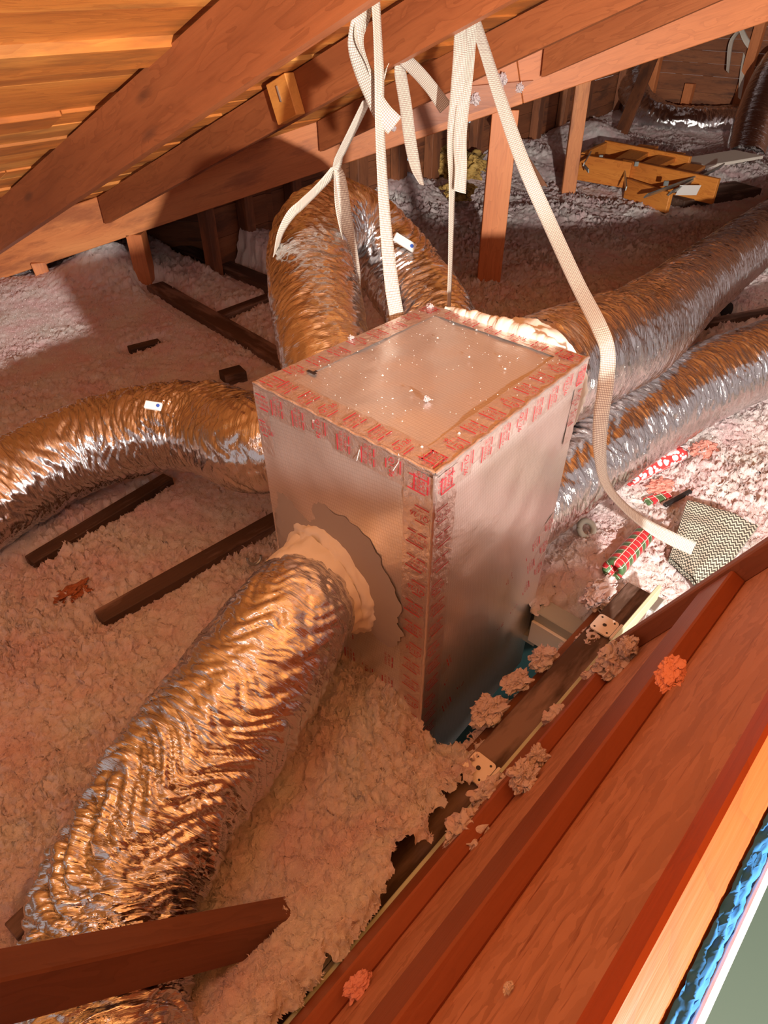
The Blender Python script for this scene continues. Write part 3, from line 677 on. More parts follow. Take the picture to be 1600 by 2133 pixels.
# frayed thread on the edge
for (x, y, x2, y2) in ((745, 905, 746, 960), (830, 945, 822, 980), (925, 1140, 945, 1146), (640, 860, 655, 880)):
    a = Pp(x, y, CA-EV*.004, EV) if x < 905 else Pp(x, y, CA+NN*.004, NN); b = Pp(x2, y2, CA-EV*.008, EV) if x < 905 else Pp(x2, y2, CA+NN*.008, NN)
    tube_pts([a+(b-a)*t+A3(.004*math.sin(4*t), 0, 0) for t in np.linspace(0, 1, 8)], .0007, 'loose_thread', M['whitetrim'], box, 5)

# ------------------------------------------------------------------ ducts
def duct(name, label, pts, n=420, seg=110, mat='foil', wr=1.0, group='silver flexible ducts', seedz=0., extra=None, scr=1.0):
    """pts rows: x y z radius wrinkle"""
    S_, L = spline(pts, n); C_ = S_[:, :3]; rad = S_[:, 3]; wk = S_[:, 4]
    T_ = np.gradient(C_, axis=0); T_ /= np.linalg.norm(T_, axis=1)[:, None]
    N_ = unit(np.cross(T_[0], A3(0, 0, 1))); out = np.zeros((n, seg, 3)); G = np.zeros((n, seg, 3))
    a = np.linspace(0, 2*math.pi, seg, endpoint=False); uu = np.linspace(0, L, n)
    ca, sa = np.cos(a)[None], np.sin(a)[None]; ul = uu[:, None]
    w1 = noise(ul*26+.9*noise(ul*3, ca*1.2, sa*1.2+seedz)*3, ca*1.1+seedz, sa*1.1)
    w2 = noise(ul*60+2*noise(ul*7, ca*2, sa*2), ca*2.4, sa*2.4+seedz)
    w3 = noise(ul*120, ca*9, sa*9+seedz); w4 = noise(ul*4, ca*1.5, sa*1.5+seedz); w5 = noise(ul*75+3*noise(ul*20, ca*3, sa*3), ca*3.5, sa*3.5+seedz*2)
    h = np.sqrt(np.abs(w1))*.013-.007+np.abs(w2)*.006+w3*.0006*scr+w4*.007+np.abs(w5)*.0022*scr
    h = h*wk[:, None]*wr; r = rad[:, None]+h
    for i in range(n):
        N_ = unit(N_-T_[i]*np.dot(N_, T_[i])); B_ = np.cross(T_[i], N_)
        out[i] = C_[i]+np.outer(np.cos(a)*r[i], N_)+np.outer(np.sin(a)*r[i], B_)
        G[i] = np.stack([np.full(seg, uu[i])+seedz, np.cos(a)*rad[i], np.sin(a)*rad[i]], -1)
    root = thing(name, label, 'duct', A3(C_[:, 0].mean(), C_[:, 1].mean(), (C_[:, 2]-rad).min()), group)
    grid_mesh('foil_jacket', out, M[mat], root, closed_v=True, G=G, smooth=True)
    return root, C_, rad
def E_(p, r, w_=1.): return (*p, r, w_)
fAB = lambda px, py: Pp(px, py, CA, EV)
c1 = fAB(688, 1205)
D1p = [E_(c1+EV*.02, .128, .15), E_(c1-EV*.05, .130, .3), E_(Pz(610, 1290, -1.27), .150, .7), E_(Pz(525, 1420, -1.34), .172, .9), E_(Pz(420, 1570, -1.405), .172, 1.5), E_(Pz(320, 1720, -1.44), .165, 2.2), E_(Pz(245, 1870, -1.46), .152, 2.4), E_(Pz(215, 2060, -1.47), .150, 2.2), E_(Pz(215, 2300, -1.48), .150, 1.5)]
d1, C1, R1 = duct('flexible_duct', 'silver flexible duct running from the box front down to the lower left', D1p, 620, 150, wr=1.1, seedz=1.)
# D2 left
bc = lambda s, z: CB+(CC-CB)*s+Z*(z-ZT)
D2p = [E_(bc(.55, -1.08)-EU*.02, .135, .3), E_(Pd(540, 925, 2.06), .152, .8), E_(Pz(440, 893, -1.24), .158, 1.3), E_(Pz(330, 890, -1.30), .160, 1.5), E_(Pz(200, 925, -1.375), .162, 1.3), E_(Pz(60, 990, -1.42), .165, 1.2), E_(Pz(-90, 1080, -1.44), .165, 1.), E_(Pz(-300, 1200, -1.44), .165, 1.)]
d2, C2, R2 = duct('flexible_duct', 'silver flexible duct leaving the box towards the left edge', D2p, 520, 130, seedz=5.)
# D3 arch
D3p = [E_(Pd(735, 900, 2.02), .135, .3), E_(Pd(690, 780, 2.03), .142, .5), E_(Pd(668, 690, 2.10), .145, .7), E_(Pd(652, 590, 2.24), .150, .9), E_(Pd(652, 505, 2.42), .153, 1.1), E_(Pd(700, 468, 2.62), .155, 1.2), E_(Pd(775, 500, 2.72), .158, 1.2), E_(Pd(850, 585, 2.68), .160, 1.3), E_(Pd(905, 680, 2.55), .160, 1.2), E_(Pd(940, 790, 2.42), .160, 1.)]
d3, C3, R3 = duct('flexible_duct', 'silver flexible duct arching up high behind the box', D3p, 520, 120, seedz=9.)
cd = lambda s, z: CC+(CD-CC)*s+Z*(z-ZT)
D4p = [E_(cd(.58, -.945)+EV*.02, .150, .1), E_(cd(.57, -.95)+EV*.09, .172, .3), E_(cd(.565, -.955)+EV*.15, .180, .7), E_(Pz(1235, 735, -1.03), .185, .8), E_(Pz(1330, 690, -1.14), .190, .9), E_(Pz(1420, 618, -1.27), .190, .9), E_(Pz(1520, 540, -1.36), .190, .9), E_(Pz(1640, 455, -1.40), .190, .9), E_(Pz(1800, 370, -1.42), .19, .9)]
d4, C4, R4 = duct('flexible_duct', 'thick silver flexible duct leaving the box towards the upper right, farther of the right pair', D4p, 620, 130, 'foil_soft', seedz=13.)
D5p = [E_(cd(.70, -1.36)-EV*.02, .15, .5), E_(Pz(1215, 955, -1.36), .162, .9), E_(Pz(1300, 895, -1.40), .172, 1.), E_(Pz(1400, 835, -1.42), .176, .8), E_(Pz(1500, 785, -1.42), .178, .8), E_(Pz(1620, 738, -1.42), .178, .8), E_(Pz(1850, 660, -1.42), .178, .8)]
d5, C5, R5 = duct('flexible_duct', 'silver flexible duct lying on the floor at right, nearer of the right pair', D5p, 560, 130, 'foil_soft', seedz=17.)
D6p = [E_(Pd(1335, 130, 9.3), .17, .5), E_(Pd(1318, 175, 9.2), .19, 1.), E_(Pd(1335, 220, 9.1), .20, 1.2), E_(Pd(1385, 252, 8.9), .20, 1.3), E_(Pd(1450, 258, 8.8), .20, 1.1), E_(Pd(1540, 255, 8.8), .20, 1.), E_(Pd(1680, 245, 8.7), .20, 1.)]
duct('flexible_duct', 'small silver duct bend far away near the boarded wall', D6p, 200, 60, seedz=21., wr=1.5)
D7p = [E_(Pd(1622, 130, 7.9), .19, .3), E_(Pd(1600, 175, 7.8), .21, .3), E_(Pd(1572, 250, 7.75), .22, .4), E_(Pd(1550, 330, 7.7), .22, .5)]
duct('flexible_duct', 'upright silver duct piece at the far right edge', D7p, 120, 60, seedz=25., wr=1.2)

# mastic collars
def blob_ring(c, ax, r0, r1, L, name, mat, parent, irr=.012, seg=90, n=14, a0=0, a1=360, lumps=10):
    ax = unit(ax); u_ = unit(np.cross(ax, Z)); v_ = np.cross(u_, ax); out = np.zeros((n, seg, 3)); an = np.radians(np.linspace(a0, a1, seg, endpoint=(a1-a0 != 360)))
    for i in range(n):
        t = i/(n-1); rr = r0+(r1-r0)*t+irr*noise(np.cos(an)*lumps*.3+3, np.sin(an)*lumps*.3, t*2)+irr*.5*noise(np.cos(an)*lumps, np.sin(an)*lumps, t*5)
        zz = L*t+irr*.8*noise(np.cos(an)*4+7, np.sin(an)*4, t*3)*(1 if i else 0)
        out[i] = c+np.outer(np.cos(an)*rr, u_)+np.outer(np.sin(an)*rr, v_)+np.outer(zz, ax)
    return grid_mesh(name, out, mat, parent, closed_v=(a1-a0 == 360), smooth=True)
blob_ring(c1+EV*.004, -EV, .182, .138, .045, 'mastic_collar', M['mastic'], d1, .012)
lab(blob_ring(c1-EV*.030, -EV, .150, .136, .10, 'mastic_collar', M['mastic'], d1, .010), 'cream sealant band around the foil')
# grey smear on the face, irregular disc
def smear(c, nrm, r0, r1, a0, a1, name, mat, parent, lift=.004, seg=160, n=8):
    u_ = unit(np.cross(nrm, Z)); v_ = np.cross(u_, nrm); v_ = v_ if v_[2] > 0 else -v_; an = np.radians(np.linspace(a0, a1, seg)); out = np.zeros((n, seg, 3))
    for i in range(n):
        t = i/(n-1); env = np.clip(np.minimum(an-an[0], an[-1]-an)/.25, 0, 1)**.5
        rr = r0+(r1-r0)*t*env*(1+.30*noise(np.cos(an)*3, np.sin(an)*3, 2.)+.07*noise(np.cos(an)*13, np.sin(an)*13, 2.))
        out[i] = c+np.outer(np.cos(an)*rr, u_)+np.outer(np.sin(an)*rr, v_)+nrm*(lift*(1-.5*t))+np.outer(.0014*noise(rr*90, an*2, 0.)*1., nrm)
    lim = (CB-CA) @ EU-.012; dd = (out-CA) @ EU; out = out-np.maximum(dd-lim, 0)[..., None]*EU
    return grid_mesh(name, out, mat, parent, smooth=True)
smear(c1, -EV, .10, .262, -70, 215, 'mastic_smear', M['mastic_grey'], box, .008)
c4 = cd(.58, -.945)
blob_ring(c4-EV*.0, EV, .190, .184, .12, 'mastic_collar', M['mastic'], d4, .012)
# cream bead along the far top edge
e0, e1 = CC+(CD-CC)*.10, CC+(CD-CC)*.86; nb_ = 90
nb_ = 160; tb_ = np.linspace(0, 1, nb_); bead = [e0+(e1-e0)*t+EV*(.012+.006*float(noise(t*9, 1., 0.)))+Z*(.0+.005*float(noise(t*14, 3., 0.))) for t in tb_]
tube_pts(bead, [max(.003, (.017+.010*float(noise(t*7, 5., 0.))+.003*float(noise(t*25, 8., 0.))+.008*math.exp(-((t-.6)/.25)**2))*min(1, 4*t+.3, (1-t)*5)) for t in tb_], 'mastic_bead', M['mastic'], box, 12, .04)
# clips on ducts
def clip(c, ax, up, L, wd, label, name='strap_clip'):
    ax = unit(ax); up = unit(up-ax*np.dot(up, ax)); sd = np.cross(ax, up)
    r = thing(name, label, 'clip', c-Z*.01); mb = MB(); mb.box(c, ax*L/2, sd*wd/2, up*.006, .004); mb.build('body', M['whiteclip'], r)
    mb = MB(); q = c+ax*L*.33+up*.0062; rr = wd*.22; ring = [q+ax*rr*math.cos(R_(t))+sd*rr*math.sin(R_(t)) for t in range(0, 360, 30)]; low = [v-up*.003 for v in ring]
    mb.add([v+up*.001 for v in ring]+low, [tuple(range(12)), tuple(range(23, 11, -1))]+[(k, 12+k, 12+(k+1) % 12, (k+1) % 12) for k in range(12)]); mb.build('round_logo', M['blue'], r)
    mb = MB(); mb.box(c-sd*wd*.52-up*.004, ax*L*.45, sd*wd*.06, up*.006, .001); mb.build('side_latch', M['black'], r)
cA, cB = Pd(822, 492, 2.50), Pd(864, 518, 2.52)
clip((cA+cB)/2, cB-cA, -F+Z*.2, .09, .034, 'white rectangular clip with a round blue mark on the arched duct')
cA, cB = Pd(300, 842, 1.76), Pd(338, 848, 1.76)
clip((cA+cB)/2, cB-cA, -F+Z*.5, .045, .022, 'small white clip on top of the left duct')

# ------------------------------------------------------------------ straps
def strap(rows, label, width=.044, n=None, group='woven hanging straps', name='hanging_strap', uoff=0.):
    """rows: px py depth twist(deg) [width factor]"""
    rr = [(*Pd(q[0], q[1], q[2]), q[3], q[4] if len(q) > 4 else 1.) for q in rows]
    n = n or 24*len(rows); S_, L = spline(rr, n); C_ = S_[:, :3]; T_ = np.gradient(C_, axis=0); T_ /= np.linalg.norm(T_, axis=1)[:, None]
    m_ = 5; out = np.zeros((n, m_*2, 3)); G = np.zeros((n, m_*2, 3)); uu = np.linspace(0, L, n)+uoff
    for i in range(n):
        vd = unit(C_[i]); sd = unit(np.cross(T_[i], vd)); nr = np.cross(sd, T_[i]); a = R_(S_[i, 3]); wv_ = sd*math.cos(a)+nr*math.sin(a); tn = np.cross(wv_, T_[i])
        wdt = width*S_[i, 4]
        for j in range(m_):
            k = (j/(m_-1)-.5); cur = .0016*math.cos(k*math.pi)
            out[i, j] = C_[i]+wv_*wdt*k+tn*(cur+.0007); out[i, 2*m_-1-j] = C_[i]+wv_*wdt*k+tn*(cur-.0007)
            G[i, j] = G[i, 2*m_-1-j] = ((k+.5)*.045+.0005, uu[i], 0)
    o = grid_mesh(name, out, M['strap'], closed_v=True, G=G, smooth=True); return tag(o, label, 'strap', group)
strap([(778, -60, 1.75, 55), (785, 40, 1.78, 60), (790, 150, 1.80, 55), (791, 250, 1.83, 55), (797, 380, 1.86, 50), (806, 500, 1.89, 40), (817, 600, 1.91, 25), (826, 655, 1.93, 20), (828, 682, 1.93, 20)], 'long straight woven strap dropping from the top to the back edge of the box')
strap([(745, -70, 1.78, 20), (755, 0, 1.78, 40), (744, 60, 1.79, 25), (742, 100, 1.8, 10), (756, 150, 1.81, 0), (775, 195, 1.82, 0), (797, 235, 1.83, -10, 1.2), (822, 262, 1.84, 0, 1.25)], 'crumpled strap looping at the top beside the straight strap, with a ragged loose end')
strap([(768, -60, 1.80, 30), (758, 20, 1.80, 20), (747, 80, 1.80, 60), (765, 130, 1.81, 80), (785, 165, 1.83, 60), (803, 140, 1.84, 85)], 'second layer of the crumpled strap at the top, folded over itself', uoff=.3)
strap([(766, 206, 1.86, 62), (735, 270, 1.96, 60), (708, 325, 2.08, 58), (697, 353, 2.14, 55), (660, 395, 2.14, 58), (628, 426, 2.10, 55), (605, 448, 2.09, 55), (585, 485, 2.12, 65), (574, 530, 2.18, 75)], 'narrow slanting strap going down to the shoulder of the arched duct')
strap([(700, 352, 2.15, 50), (708, 372, 2.17, 30), (715, 420, 2.19, 10), (726, 490, 2.24, 15), (737, 555, 2.28, 25), (745, 600, 2.30, 60), (757, 650, 2.32, 75)], 'strap cradling the arched duct down into its inner bend')
strap([(700, 352, 2.16, 70), (700, 395, 2.16, 75), (706, 440, 2.19, 65), (718, 500, 2.24, 75), (735, 560, 2.28, 80)], 'second strand behind the strap that cradles the arched duct', uoff=.2)
strap([(833, 122, 2.25, 40, .8), (842, 124, 2.25, 10, 1.), (870, 150, 2.24, 0), (900, 185, 2.23, 10), (928, 225, 2.22, 0, 1.1)], 'loose strap end sticking out to the right from the fold on the rafter', .042)
strap([(836, 120, 2.27, 40, .8), (834, 150, 2.27, 20), (845, 220, 2.27, 10), (854, 290, 2.27, 15), (866, 350, 2.27, 40), (879, 385, 2.27, 60, .6)], 'loose pointed strap hanging straight down below the fold on the rafter', .042)
strap([(978, 30, 2.10, 50), (962, 60, 2.10, 25), (958, 120, 2.10, 15), (952, 200, 2.11, 10), (945, 280, 2.12, 20), (942, 380, 2.13, 60), (940, 470, 2.14, 68), (938, 560, 2.16, 72), (935, 640, 2.16, 75)], 'strap bundle falling from the rafter towards the far corner of the box')
strap([(984, 30, 2.12, 30), (978, 80, 2.12, 10), (972, 150, 2.12, 0), (964, 220, 2.12, 20), (958, 290, 2.12, 15), (960, 350, 2.12, 30), (958, 400, 2.12, 30)], 'pale short strap end hanging in front of the broad post', uoff=.15)
strap([(984, 28, 2.14, 40), (1005, 90, 2.13, 40), (1042, 205, 2.12, 30), (1090, 340, 2.11, 15), (1145, 465, 2.10, 10), (1200, 585, 1.98, 20), (1248, 680, 1.84, 20), (1266, 735, 1.80, 30), (1262, 800, 1.80, 20), (1252, 870, 1.82, 25), (1250, 940, 1.86, 40), (1262, 1005, 1.93, 55), (1300, 1055, 2.02, 58), (1350, 1095, 2.08, 40), (1395, 1120, 2.14, 15), (1445, 1143, 2.16, 5)], 'longest strap, slanting from rafter over the right duct to the floor', n=420)
strap([(1548, 30, 8.5, 60), (1542, 60, 8.5, 60), (1523, 90, 8.5, 40), (1516, 150, 8.5, 60)], 'small distant strap in the dark corner, left strand', .07, group='distant straps in the dark corner')
strap([(1543, 58, 8.45, 40), (1555, 85, 8.45, 20), (1572, 105, 8.45, 10)], 'small distant strap in the dark corner, short flap to the right', .07, group='distant straps in the dark corner')
strap([(1565, 30, 8.6, 50), (1558, 90, 8.6, 30), (1549, 140, 8.6, 20), (1540, 205, 8.6, 60)], 'small distant strap in the dark corner, long pointed tail', .07, group='distant straps in the dark corner')

# ------------------------------------------------------------------ foreground brace
pa, pb = Pz(-420, 2090, -.93), Pz(590, 1888, -1.53)
mb = MB(); mb.beam(pa, pb+unit(pb-pa)*.06, unit(Z*1+A3(0, .25, 0)), .06, .085, .004)
tag(mb.build('wood_brace', M['brace']), 'dark brown timber lying across the lower left duct, end buried in insulation', 'timber')

# ------------------------------------------------------------------ insulation clumps (on lid, joist, ducts)
def clump(c, r, label, group=None, flat=.6, mat='insul', ax=None, name='insulation_clump', st=1.0):
    n, m_ = 90, 140; th_ = np.linspace(.02, math.pi-.02, n)[:, None]; ph = np.linspace(0, 2*math.pi, m_, endpoint=False)[None]
    d = np.stack([np.sin(th_)*np.cos(ph), np.sin(th_)*np.sin(ph), np.cos(th_)*np.ones_like(ph)], -1)
    off = rng.uniform(0, 50); q = d*2.2
    fq = max(1., r/.035); rr = r*(.78+.55*noise(q[..., 0]*.8+off, q[..., 1]*.8, q[..., 2]*.8)+.30*np.abs(noise(q[..., 0]*1.9+off, q[..., 1]*1.9, q[..., 2]*1.9))+.10*np.abs(noise(q[..., 0]*3.6*fq+off, q[..., 1]*4.2*fq, q[..., 2]*4.2*fq))+.07*np.abs(noise(q[..., 0]*9+off, q[..., 1]*9, q[..., 2]*9)))
    vn = np.stack([noise(q[..., 0]*1.3+off, q[..., 1]*1.3, q[..., 2]*1.3+k_) for k_ in (3., 13., 23.)], -1)+.5*np.stack([noise(q[..., 0]*3.1+off, q[..., 1]*3.1, q[..., 2]*3.1+k_) for k_ in (3., 13., 23.)], -1)
    P = d*rr[..., None]+vn*r*.36; e1 = ax if ax is not None else A3(1, 0, 0); e1 = unit(e1); e3 = Z; e2 = np.cross(e3, e1)
    P = P[..., 0:1]*e1*st+P[..., 1:2]*e2+P[..., 2:3]*e3*flat+c
    o = grid_mesh(name, P, M[mat], closed_v=True, smooth=True); return tag(o, label, 'insulation', group)
GL = 'insulation clumps fallen on the lid'
for (px, py, m_, r, lb, st) in ((1285, 1375, .02, .040, 'pink insulation clump on the lid frame just right of the white hinge', 1.6), (1245, 1410, .02, .026, 'small torn insulation clump below the first white hinge', 1.2), (1165, 1502, .02, .032, 'fist-sized insulation clump on the lid edge below the box', 1.1), (1120, 1575, .02, .018, 'small insulation tuft on the lid edge between two larger clumps', 1.3), (1090, 1620, .02, .026, 'insulation tuft on the lid frame above the middle hinge', 1.4), (1030, 1665, .02, .040, 'insulation clump beside the middle hinge on the lid', 1.5), (975, 1735, .02, .040, 'largest insulation clump below the middle hinge', 1.3), (1310, 1345, .03, .022, 'insulation clump at the top corner of the lid frame', 1.2)):
    s, w_ = lidc(px, py, m_); clump(LP(s, w_, m_), r, lb, GL, .8, ax=EV, st=st)
for (px, py, r, m_, lb, mat) in ((1398, 1402, .016, .085, 'pink torn paper scrap on the middle rib of the lid', 'pink'), (745, 2050, .014, .015, 'pink fibre scrap on the lid at the bottom of the photo', 'pink'), (1060, 2058, .004, .005, 'tiny white crumb on the strand board', 'insul')):
    s, w_ = lidc(px, py, m_); clump(LP(s, w_, m_), r, lb, None, .4, mat, EV, 'fibre_scrap', 1.8)
GJ = 'insulation clumps on the dark joist'
for (px, py, r, lb) in ((1230, 1335, .035, 'insulation clump on the joist above the first hinge'), (1130, 1370, .030, 'insulation clump on the edge of the dark opening'), (1075, 1420, .028, 'ragged insulation clump on the board beside the opening'), (1020, 1480, .035, 'insulation clump near the lower corner of the opening'), (1250, 1240, .045, 'loose clump hanging over the far end of the opening')):
    clump(Pz(px, py, -1.53), r, lb, GJ, .6, ax=EV, st=1.5)
# pink / red scraps in the insulation
for i, (px, py, r, lb, mt) in enumerate(((150, 1235, .032, 'rust-coloured scrap in the insulation at the left', 'rafter'), (575, 2065, .030, 'pinkish red scrap in the insulation near the bottom edge', 'pink'), (745, 1915, .015, 'small red scrap beside the lid near the bottom', 'pink'), (720, 1965, .018, 'red scrap lying against the lid edge', 'pink'), (1465, 940, .050, 'orange-pink scrap in the bright insulation beside the striped roll', 'pink'), (1380, 1010, .040, 'orange-pink scrap below the striped paper roll', 'pink'), (555, 1625, .018, 'reddish scrap beside the front duct', 'rafter'))):
    q = Pz(px, py, -1.585); q[2] = float(zin(q[0], q[1]))+.022; clump(q, r, lb, 'coloured scraps in the insulation', .35, mt, EV, 'torn_scrap', 1.6)
for px, py, r, lb in ((1045, 165, .028, 'white tuft stuck on the roof beam beside the longest strap'), (1083, 183, .020, 'white tuft stuck on the beam right of the longest strap'), (990, 205, .026, 'white tuft stuck low on the splice board of the beam'), (820, 268, .014, 'small white tuft on the beam beside the ragged strap end'), (716, 300, .014, 'small white tuft on the beam left of the straight strap')):
    clump(Pp(px, py, A3(0, BY-.034, 0), A3(0, 1, 0)), r, lb, 'white tufts stuck on the roof beam', 1.0)
# crumbs on the box top
mb = MB()
for i in range(150):
    s, t = rng.uniform(.05, .95, 2); q = CA+(CB-CA)*s+(CD-CA)*t+Z*.002; r = rng.choice([.0012, .0018, .0035], p=[.7, .22, .08])
    vs = [q+A3(rng.uniform(-r, r)*1.4, rng.uniform(-r, r)*1.4, rng.uniform(0, r)) for _ in range(6)]+[q+A3(r, 0, 0), q-A3(r, 0, 0), q+A3(0, r, 0), q-A3(0, r, 0), q+A3(0, 0, r)]
    mb.add(vs[6:], [(0,2,4), (2,1,4), (1,3,4), (3,0,4)])
tag(mb.build('insulation_crumbs', M['whitetrim']), 'tiny white insulation crumbs scattered on the box top', 'crumbs', kind='stuff')
for px, py, r, lb in ((889, 831, .007, 'white insulation fleck in the middle of the box top'), (731, 703, .007, 'white insulation fleck on the rear left tape of the box'), (895, 638, .010, 'white insulation fleck on the far corner of the box')):
    clump(Pz(px, py, ZT+.005), r, lb, 'flecks on the box top', .8)

# ------------------------------------------------------------------ clutter at right
def zat(px, py, add=.0):
    q = Pz(px, py, -1.60); q = Pz(px, py, float(zin(q[0], q[1]))+.02+add); return q
def roll(p0, p1, r, name, label, cat, mat, hole=True, cone=1.):
    p0, p1 = A3(*p0), A3(*p1); ax = unit(p1-p0); u_ = unit(np.cross(ax, Z)); v_ = np.cross(u_, ax); n, seg = 24, 40; L = np.linalg.norm(p1-p0)
    prof = [(r*.55, .0)]+[(r, 0)]+[(r*(1+(cone-1)*t), t*L) for t in np.linspace(.02, 1, n-4)]+[(r*cone*.6, L), (r*cone*.55, L*.9)]
    prof = [(r*.55, L*.5)]+prof
    P = np.zeros((len(prof), seg, 3)); G = np.zeros_like(P); a = np.linspace(0, 2*math.pi, seg, endpoint=False)
    for i, (rr, l) in enumerate(prof):
        P[i] = p0+ax*l+np.outer(np.cos(a)*rr, u_)+np.outer(np.sin(a)*rr, v_); G[i] = np.stack([np.full(seg, l), a*r, np.full(seg, rr)], -1)
    return tag(grid_mesh(name, P, mat, closed_v=True, G=G, smooth=True), label, cat)
def plaid():
    m = NT('plaid_paper'); s = m.n('ShaderNodeSeparateXYZ'); m.l(m.gc(), s.inputs[0])
    def band(src, per, w_, o=0.): return m.math('LESS_THAN', m.math('FRACT', m.math('DIVIDE', m.math('ADD', src, o), per)), w_)
    c = m.mix((.55, .03, .04), (.02, .16, .06), m.math('MULTIPLY', m.math('MULTIPLY', band(s.outputs[0], .06, .55), band(s.outputs[1], .06, .55)), .9))
    d = m.math('MAXIMUM', band(s.outputs[0], .03, .07, .004), band(s.outputs[1], .03, .07, .004)); c = m.mix(c, (.85, .8, .7), d)
    m.set(Base_Color=c, Roughness=.4); return m.m
def dots():
    m = NT('patterned_paper'); vo = m.n('ShaderNodeTexVoronoi'); vo.inputs['Scale'].default_value = 42; m.l(m.gc(), vo.inputs['Vector'])
    c = m.ramp(vo.outputs['Distance'], [(.0, (.85, .82, .82)), (.50, (.85, .82, .82)), (.53, (.65, .05, .05)), (.6, (.65, .05, .05))]); m.set(Base_Color=c, Roughness=.4); return m.m
M['plaid'] = plaid(); M['dots'] = dots()
roll(Pz(1276, 1188, -1.53), Pz(1345, 1110, -1.57), .036, 'wrapping_paper_roll', 'red and green plaid paper roll beside the dangling white cord', 'paper roll', M['plaid'])
roll(Pz(1310, 998, -1.56), Pz(1420, 945, -1.56), .030, 'wrapping_paper_roll', 'white and red patterned paper roll against the near right duct', 'paper roll', M['dots'])
q = zat(1370, 1038); mb = MB(); mb.box(q, unit(A3(1, .35, .1))*.055, unit(A3(-.35, 1, 0))*.02, Z*.008, .003); tag(mb.build('paper_scrap', M['plaid']), 'small plaid paper scrap under the dark metal bar', 'paper')
a, b = zat(1385, 1050, .02), zat(1440, 1020, .03); mb = MB(); mb.beam(a, b, Z, .018, .014); tag(mb.build('metal_bar', M['black']), 'short dark bar lying in the bright insulation', 'bar')
# ring / pipe end
def torus(c, ax, R1_, r, name, label, cat, mat, n=40, seg=10, arc=360):
    ax = unit(ax); u_ = unit(np.cross(ax, A3(.2, .3, .9))); v_ = np.cross(ax, u_)
    P = [c+u_*R1_*math.cos(R_(t))+v_*R1_*math.sin(R_(t)) for t in np.linspace(0, arc, n)]
    return tag(tube_pts(P, r, name, M[mat], None, seg), label, cat)
torus(zat(1222, 1102, .02), A3(.3, -.6, .7), .030, .011, 'pipe_collar', 'grey round collar half buried right of the box', 'collar', 'drywall')
torus(Pz(530, 1162, -1.57), A3(.5, -.8, .3), .024, .005, 'metal_ring', 'thin pale metal ring in the insulation left of the box', 'ring', 'steel', arc=200)
# grey wavy-patterned pad
m = NT('wavy_pad_fabric'); s = m.n('ShaderNodeSeparateXYZ'); m.l(m.gc(), s.inputs[0])
zz = m.math('PINGPONG', s.outputs[0], .011); ph = m.math('FRACT', m.math('DIVIDE', m.math('ADD', s.outputs[1], m.math('MULTIPLY', zz, .8)), .012))
ln = m.math('GREATER_THAN', m.math('ADD', ph, m.math('MULTIPLY', m.noise(m.gc(), 160, 2), .35)), .62)
m.set(Base_Color=m.mix((.62, .60, .50), (.07, .07, .06), ln), Roughness=.7); M['pad'] = m.m
pc = [Pz(1395, 1160, -1.55), Pz(1432, 1042, -1.50), Pz(1580, 1095, -1.50), Pz(1470, 1240, -1.54)]
n = 40; uu = np.linspace(0, 1, n); P = np.zeros((2*n, n, 3)); G = np.zeros_like(P)
for i in range(n):
    for j in range(n):
        a = pc[0]+(pc[1]-pc[0])*uu[j]; b = pc[3]+(pc[2]-pc[3])*uu[j]; q = a+(b-a)*uu[i]
        h = .012*math.sin(uu[i]*3)+.008*float(noise(uu[i]*4, uu[j]*4, 2.)); P[i, j] = q+Z*h; P[2*n-1-i, j] = q+Z*(h-.022)
        G[i, j] = G[2*n-1-i, j] = (uu[i]*.30, uu[j]*.26, 0)
tag(grid_mesh('patterned_pad', np.concatenate([P, P[:1]], 0), M['pad'], G=np.concatenate([G, G[:1]], 0), smooth=False), 'grey pad with black wavy lines lying in the bright insulation', 'pad')
a, b = Pz(1430, 1165, -1.60), Pz(1500, 1215, -1.60)
q = Pz(1360, 1255, -1.57); mb = MB(); mb.box(q, EV*.035, NN*.022, Z*.003, .001); tag(mb.build('metal_plate', M['steel']), 'small blue-grey metal plate near the end of the lid', 'plate')
# white cord
cp = [Pz(1272, 1195, -1.53), Pz(1262, 1225, -1.54), Pz(1252, 1250, -1.55), Pz(1245, 1268, -1.56), Pz(1262, 1282, -1.56), Pz(1270, 1272, -1.55), Pz(1258, 1258, -1.53), Pz(1248, 1240, -1.52)]
S_, _ = spline([tuple(q) for q in cp], 80); tag(tube_pts(S_, .0022, 'white_cord', M['whitetrim'], None, 6), 'thin white cord with a loop dangling below the plaid roll', 'cord')
# black cap
q = zat(1516, 648, .03); mb = MB(); ring = [q+Z*.05*math.cos(R_(t))+unit(A3(1, .3, 0))*.036*math.sin(R_(t)) for t in range(0, 360, 24)]; back = [v+A3(-.2, .9, .1)*.04 for v in ring]; nv = len(ring)
mb.add(ring+back, [tuple(range(nv)), tuple(range(2*nv-1, nv-1, -1))]+[(k, nv+k, nv+(k+1) % nv, (k+1) % nv) for k in range(nv)]); tag(mb.build('black_cap', M['black']), 'round black cap standing behind the nearer right duct', 'cap')
# yellow foam pieces
for px, py, r, lb in ((915, 345, .19, 'yellowish foam lump with dark patches behind the hanging strap'), (975, 345, .16, 'yellow foam lump just left of the broad post'), (955, 395, .12, 'lower yellow foam lump near the floor')):
    q = Pz(px, py, -1.42); clump(q, r, lb, 'yellow foam lumps', .7, 'yellow', name='foam_lump')
a, b = Pz(845, 415, -1.52), Pz(885, 420, -1.52); mb = MB(); mb.box((a+b)/2, (b-a)*.8, unit(A3(0, 1, .1))*.14, Z*.012, .003); tag(mb.build('plywood_scrap', M['wallwood']), 'brown wood scrap in the insulation behind the arched duct', 'board')

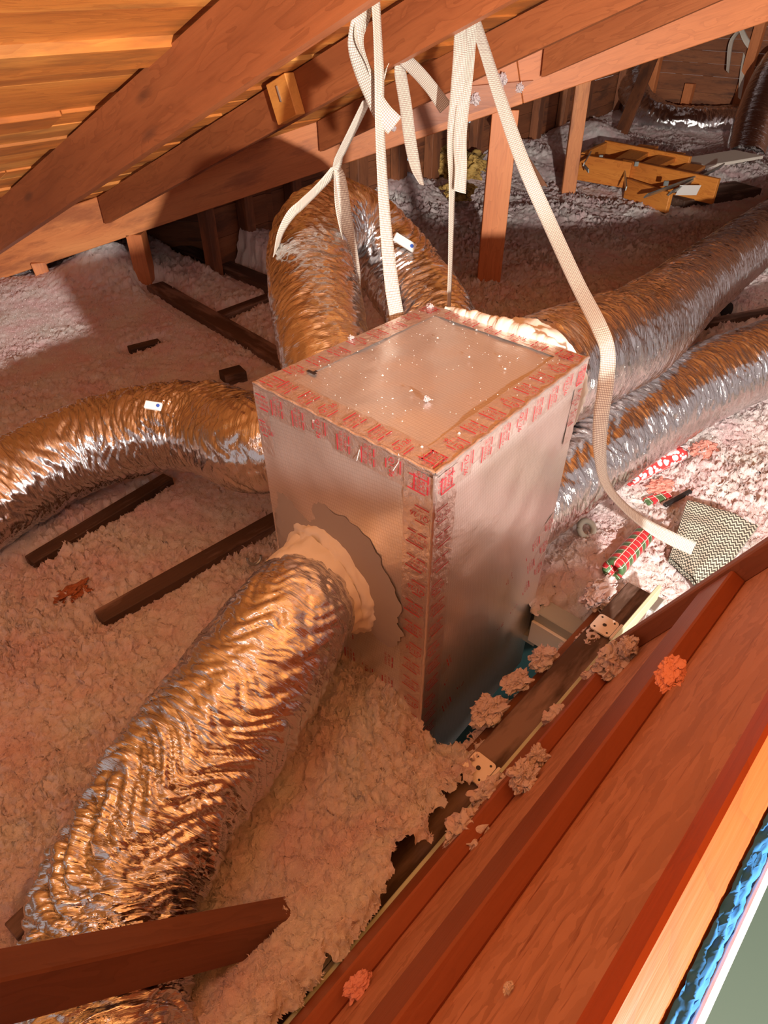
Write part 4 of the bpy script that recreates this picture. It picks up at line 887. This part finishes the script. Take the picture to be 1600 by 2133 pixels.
# ------------------------------------------------------------------ folded ladder
zl = -1.40
lad = thing('attic_ladder', 'folded wooden attic ladder with metal arms lying in the far insulation', 'ladder', Pz(1350, 340, -1.6))
def lrail(p, q, hei, wd, zt, nm='side_rail', mat='ladder'):
    mb = MB(); mb.beam(Pz(*p, zt), Pz(*q, zt), Z, wd, hei, .004); return mb.build(nm, M[mat], lad)
lrail((1212, 322), (1318, 338), .22, .04, -1.33); lrail((1300, 332), (1500, 372), .20, .04, -1.33)
lrail((1262, 292), (1440, 326), .16, .04, -1.33); lrail((1310, 372), (1400, 402), .16, .04, -1.42)
lrail((1215, 318), (1262, 296), .18, .04, -1.33, 'step'); lrail((1300, 334), (1352, 302), .04, .20, -1.36, 'step'); lrail((1350, 344), (1410, 316), .04, .18, -1.36, 'step'); lrail((1408, 366), (1450, 342), .04, .18, -1.38, 'step')
for (p, q, z) in (((1350, 404), (1458, 364), -1.36), ((1400, 398), (1510, 340), -1.36)):
    mb = MB(); mb.beam(Pz(*p, z-.03), Pz(*q, z+.02), A3(-.3, -1, .6), .012, .05, .002); mb.build('metal_arm', M['steel'], lad)
for (p, q, z) in (((1218, 338), (1232, 314), -1.30), ((1218, 342), (1226, 352), -1.36), ((1306, 388), (1302, 352), -1.40)):
    mb = MB(); mb.beam(Pz(*p, z), Pz(*q, z), A3(-.2, -1, .6), .01, .035, .002); mb.build('hinge_bracket', M['steel'], lad)
for px, py in ((1250, 326), (1324, 340), (1385, 380)):
    q = Pz(px, py, -1.34); mb = MB(); mb.box(q-A3(0, .03, 0), A3(.02, 0, 0), A3(0, .008, 0), Z*.02, .006); mb.build('bolt', M['steel'], lad)
mb = MB(); q = Pz(1432, 395, -1.42); mb.box(q-A3(0, .02, 0), A3(.09, 0, 0), unit(A3(0, -.5, 1))*.05, A3(0, -.003, 0), .001); mb.build('warning_label', M['whitetrim'], lad)
def plank(p, q, zt, wd, hei, name, label, cat, mat): mb = MB(); mb.beam(Pz(*p, zt), Pz(*q, zt), Z, wd, hei, .004); return tag(mb.build(name, M[mat]), label, cat)
plank((1400, 410), (1560, 385), -1.52, .30, .10, 'storage_box', 'low dark box in the shade beside the folded ladder', 'box', 'dark')
plank((1440, 338), (1560, 318), -1.44, .35, .03, 'loose_board', 'pale loose board lying behind the folded ladder', 'board', 'mastic')
plank((1235, 300), (1290, 300), -1.50, .20, .12, 'loose_board', 'grey board end left behind the ladder in the insulation', 'board', 'drywall')
# ------------------------------------------------------------------ clean-up of helper properties
for o in bpy.data.objects:
    if '_o' in o: del o['_o']
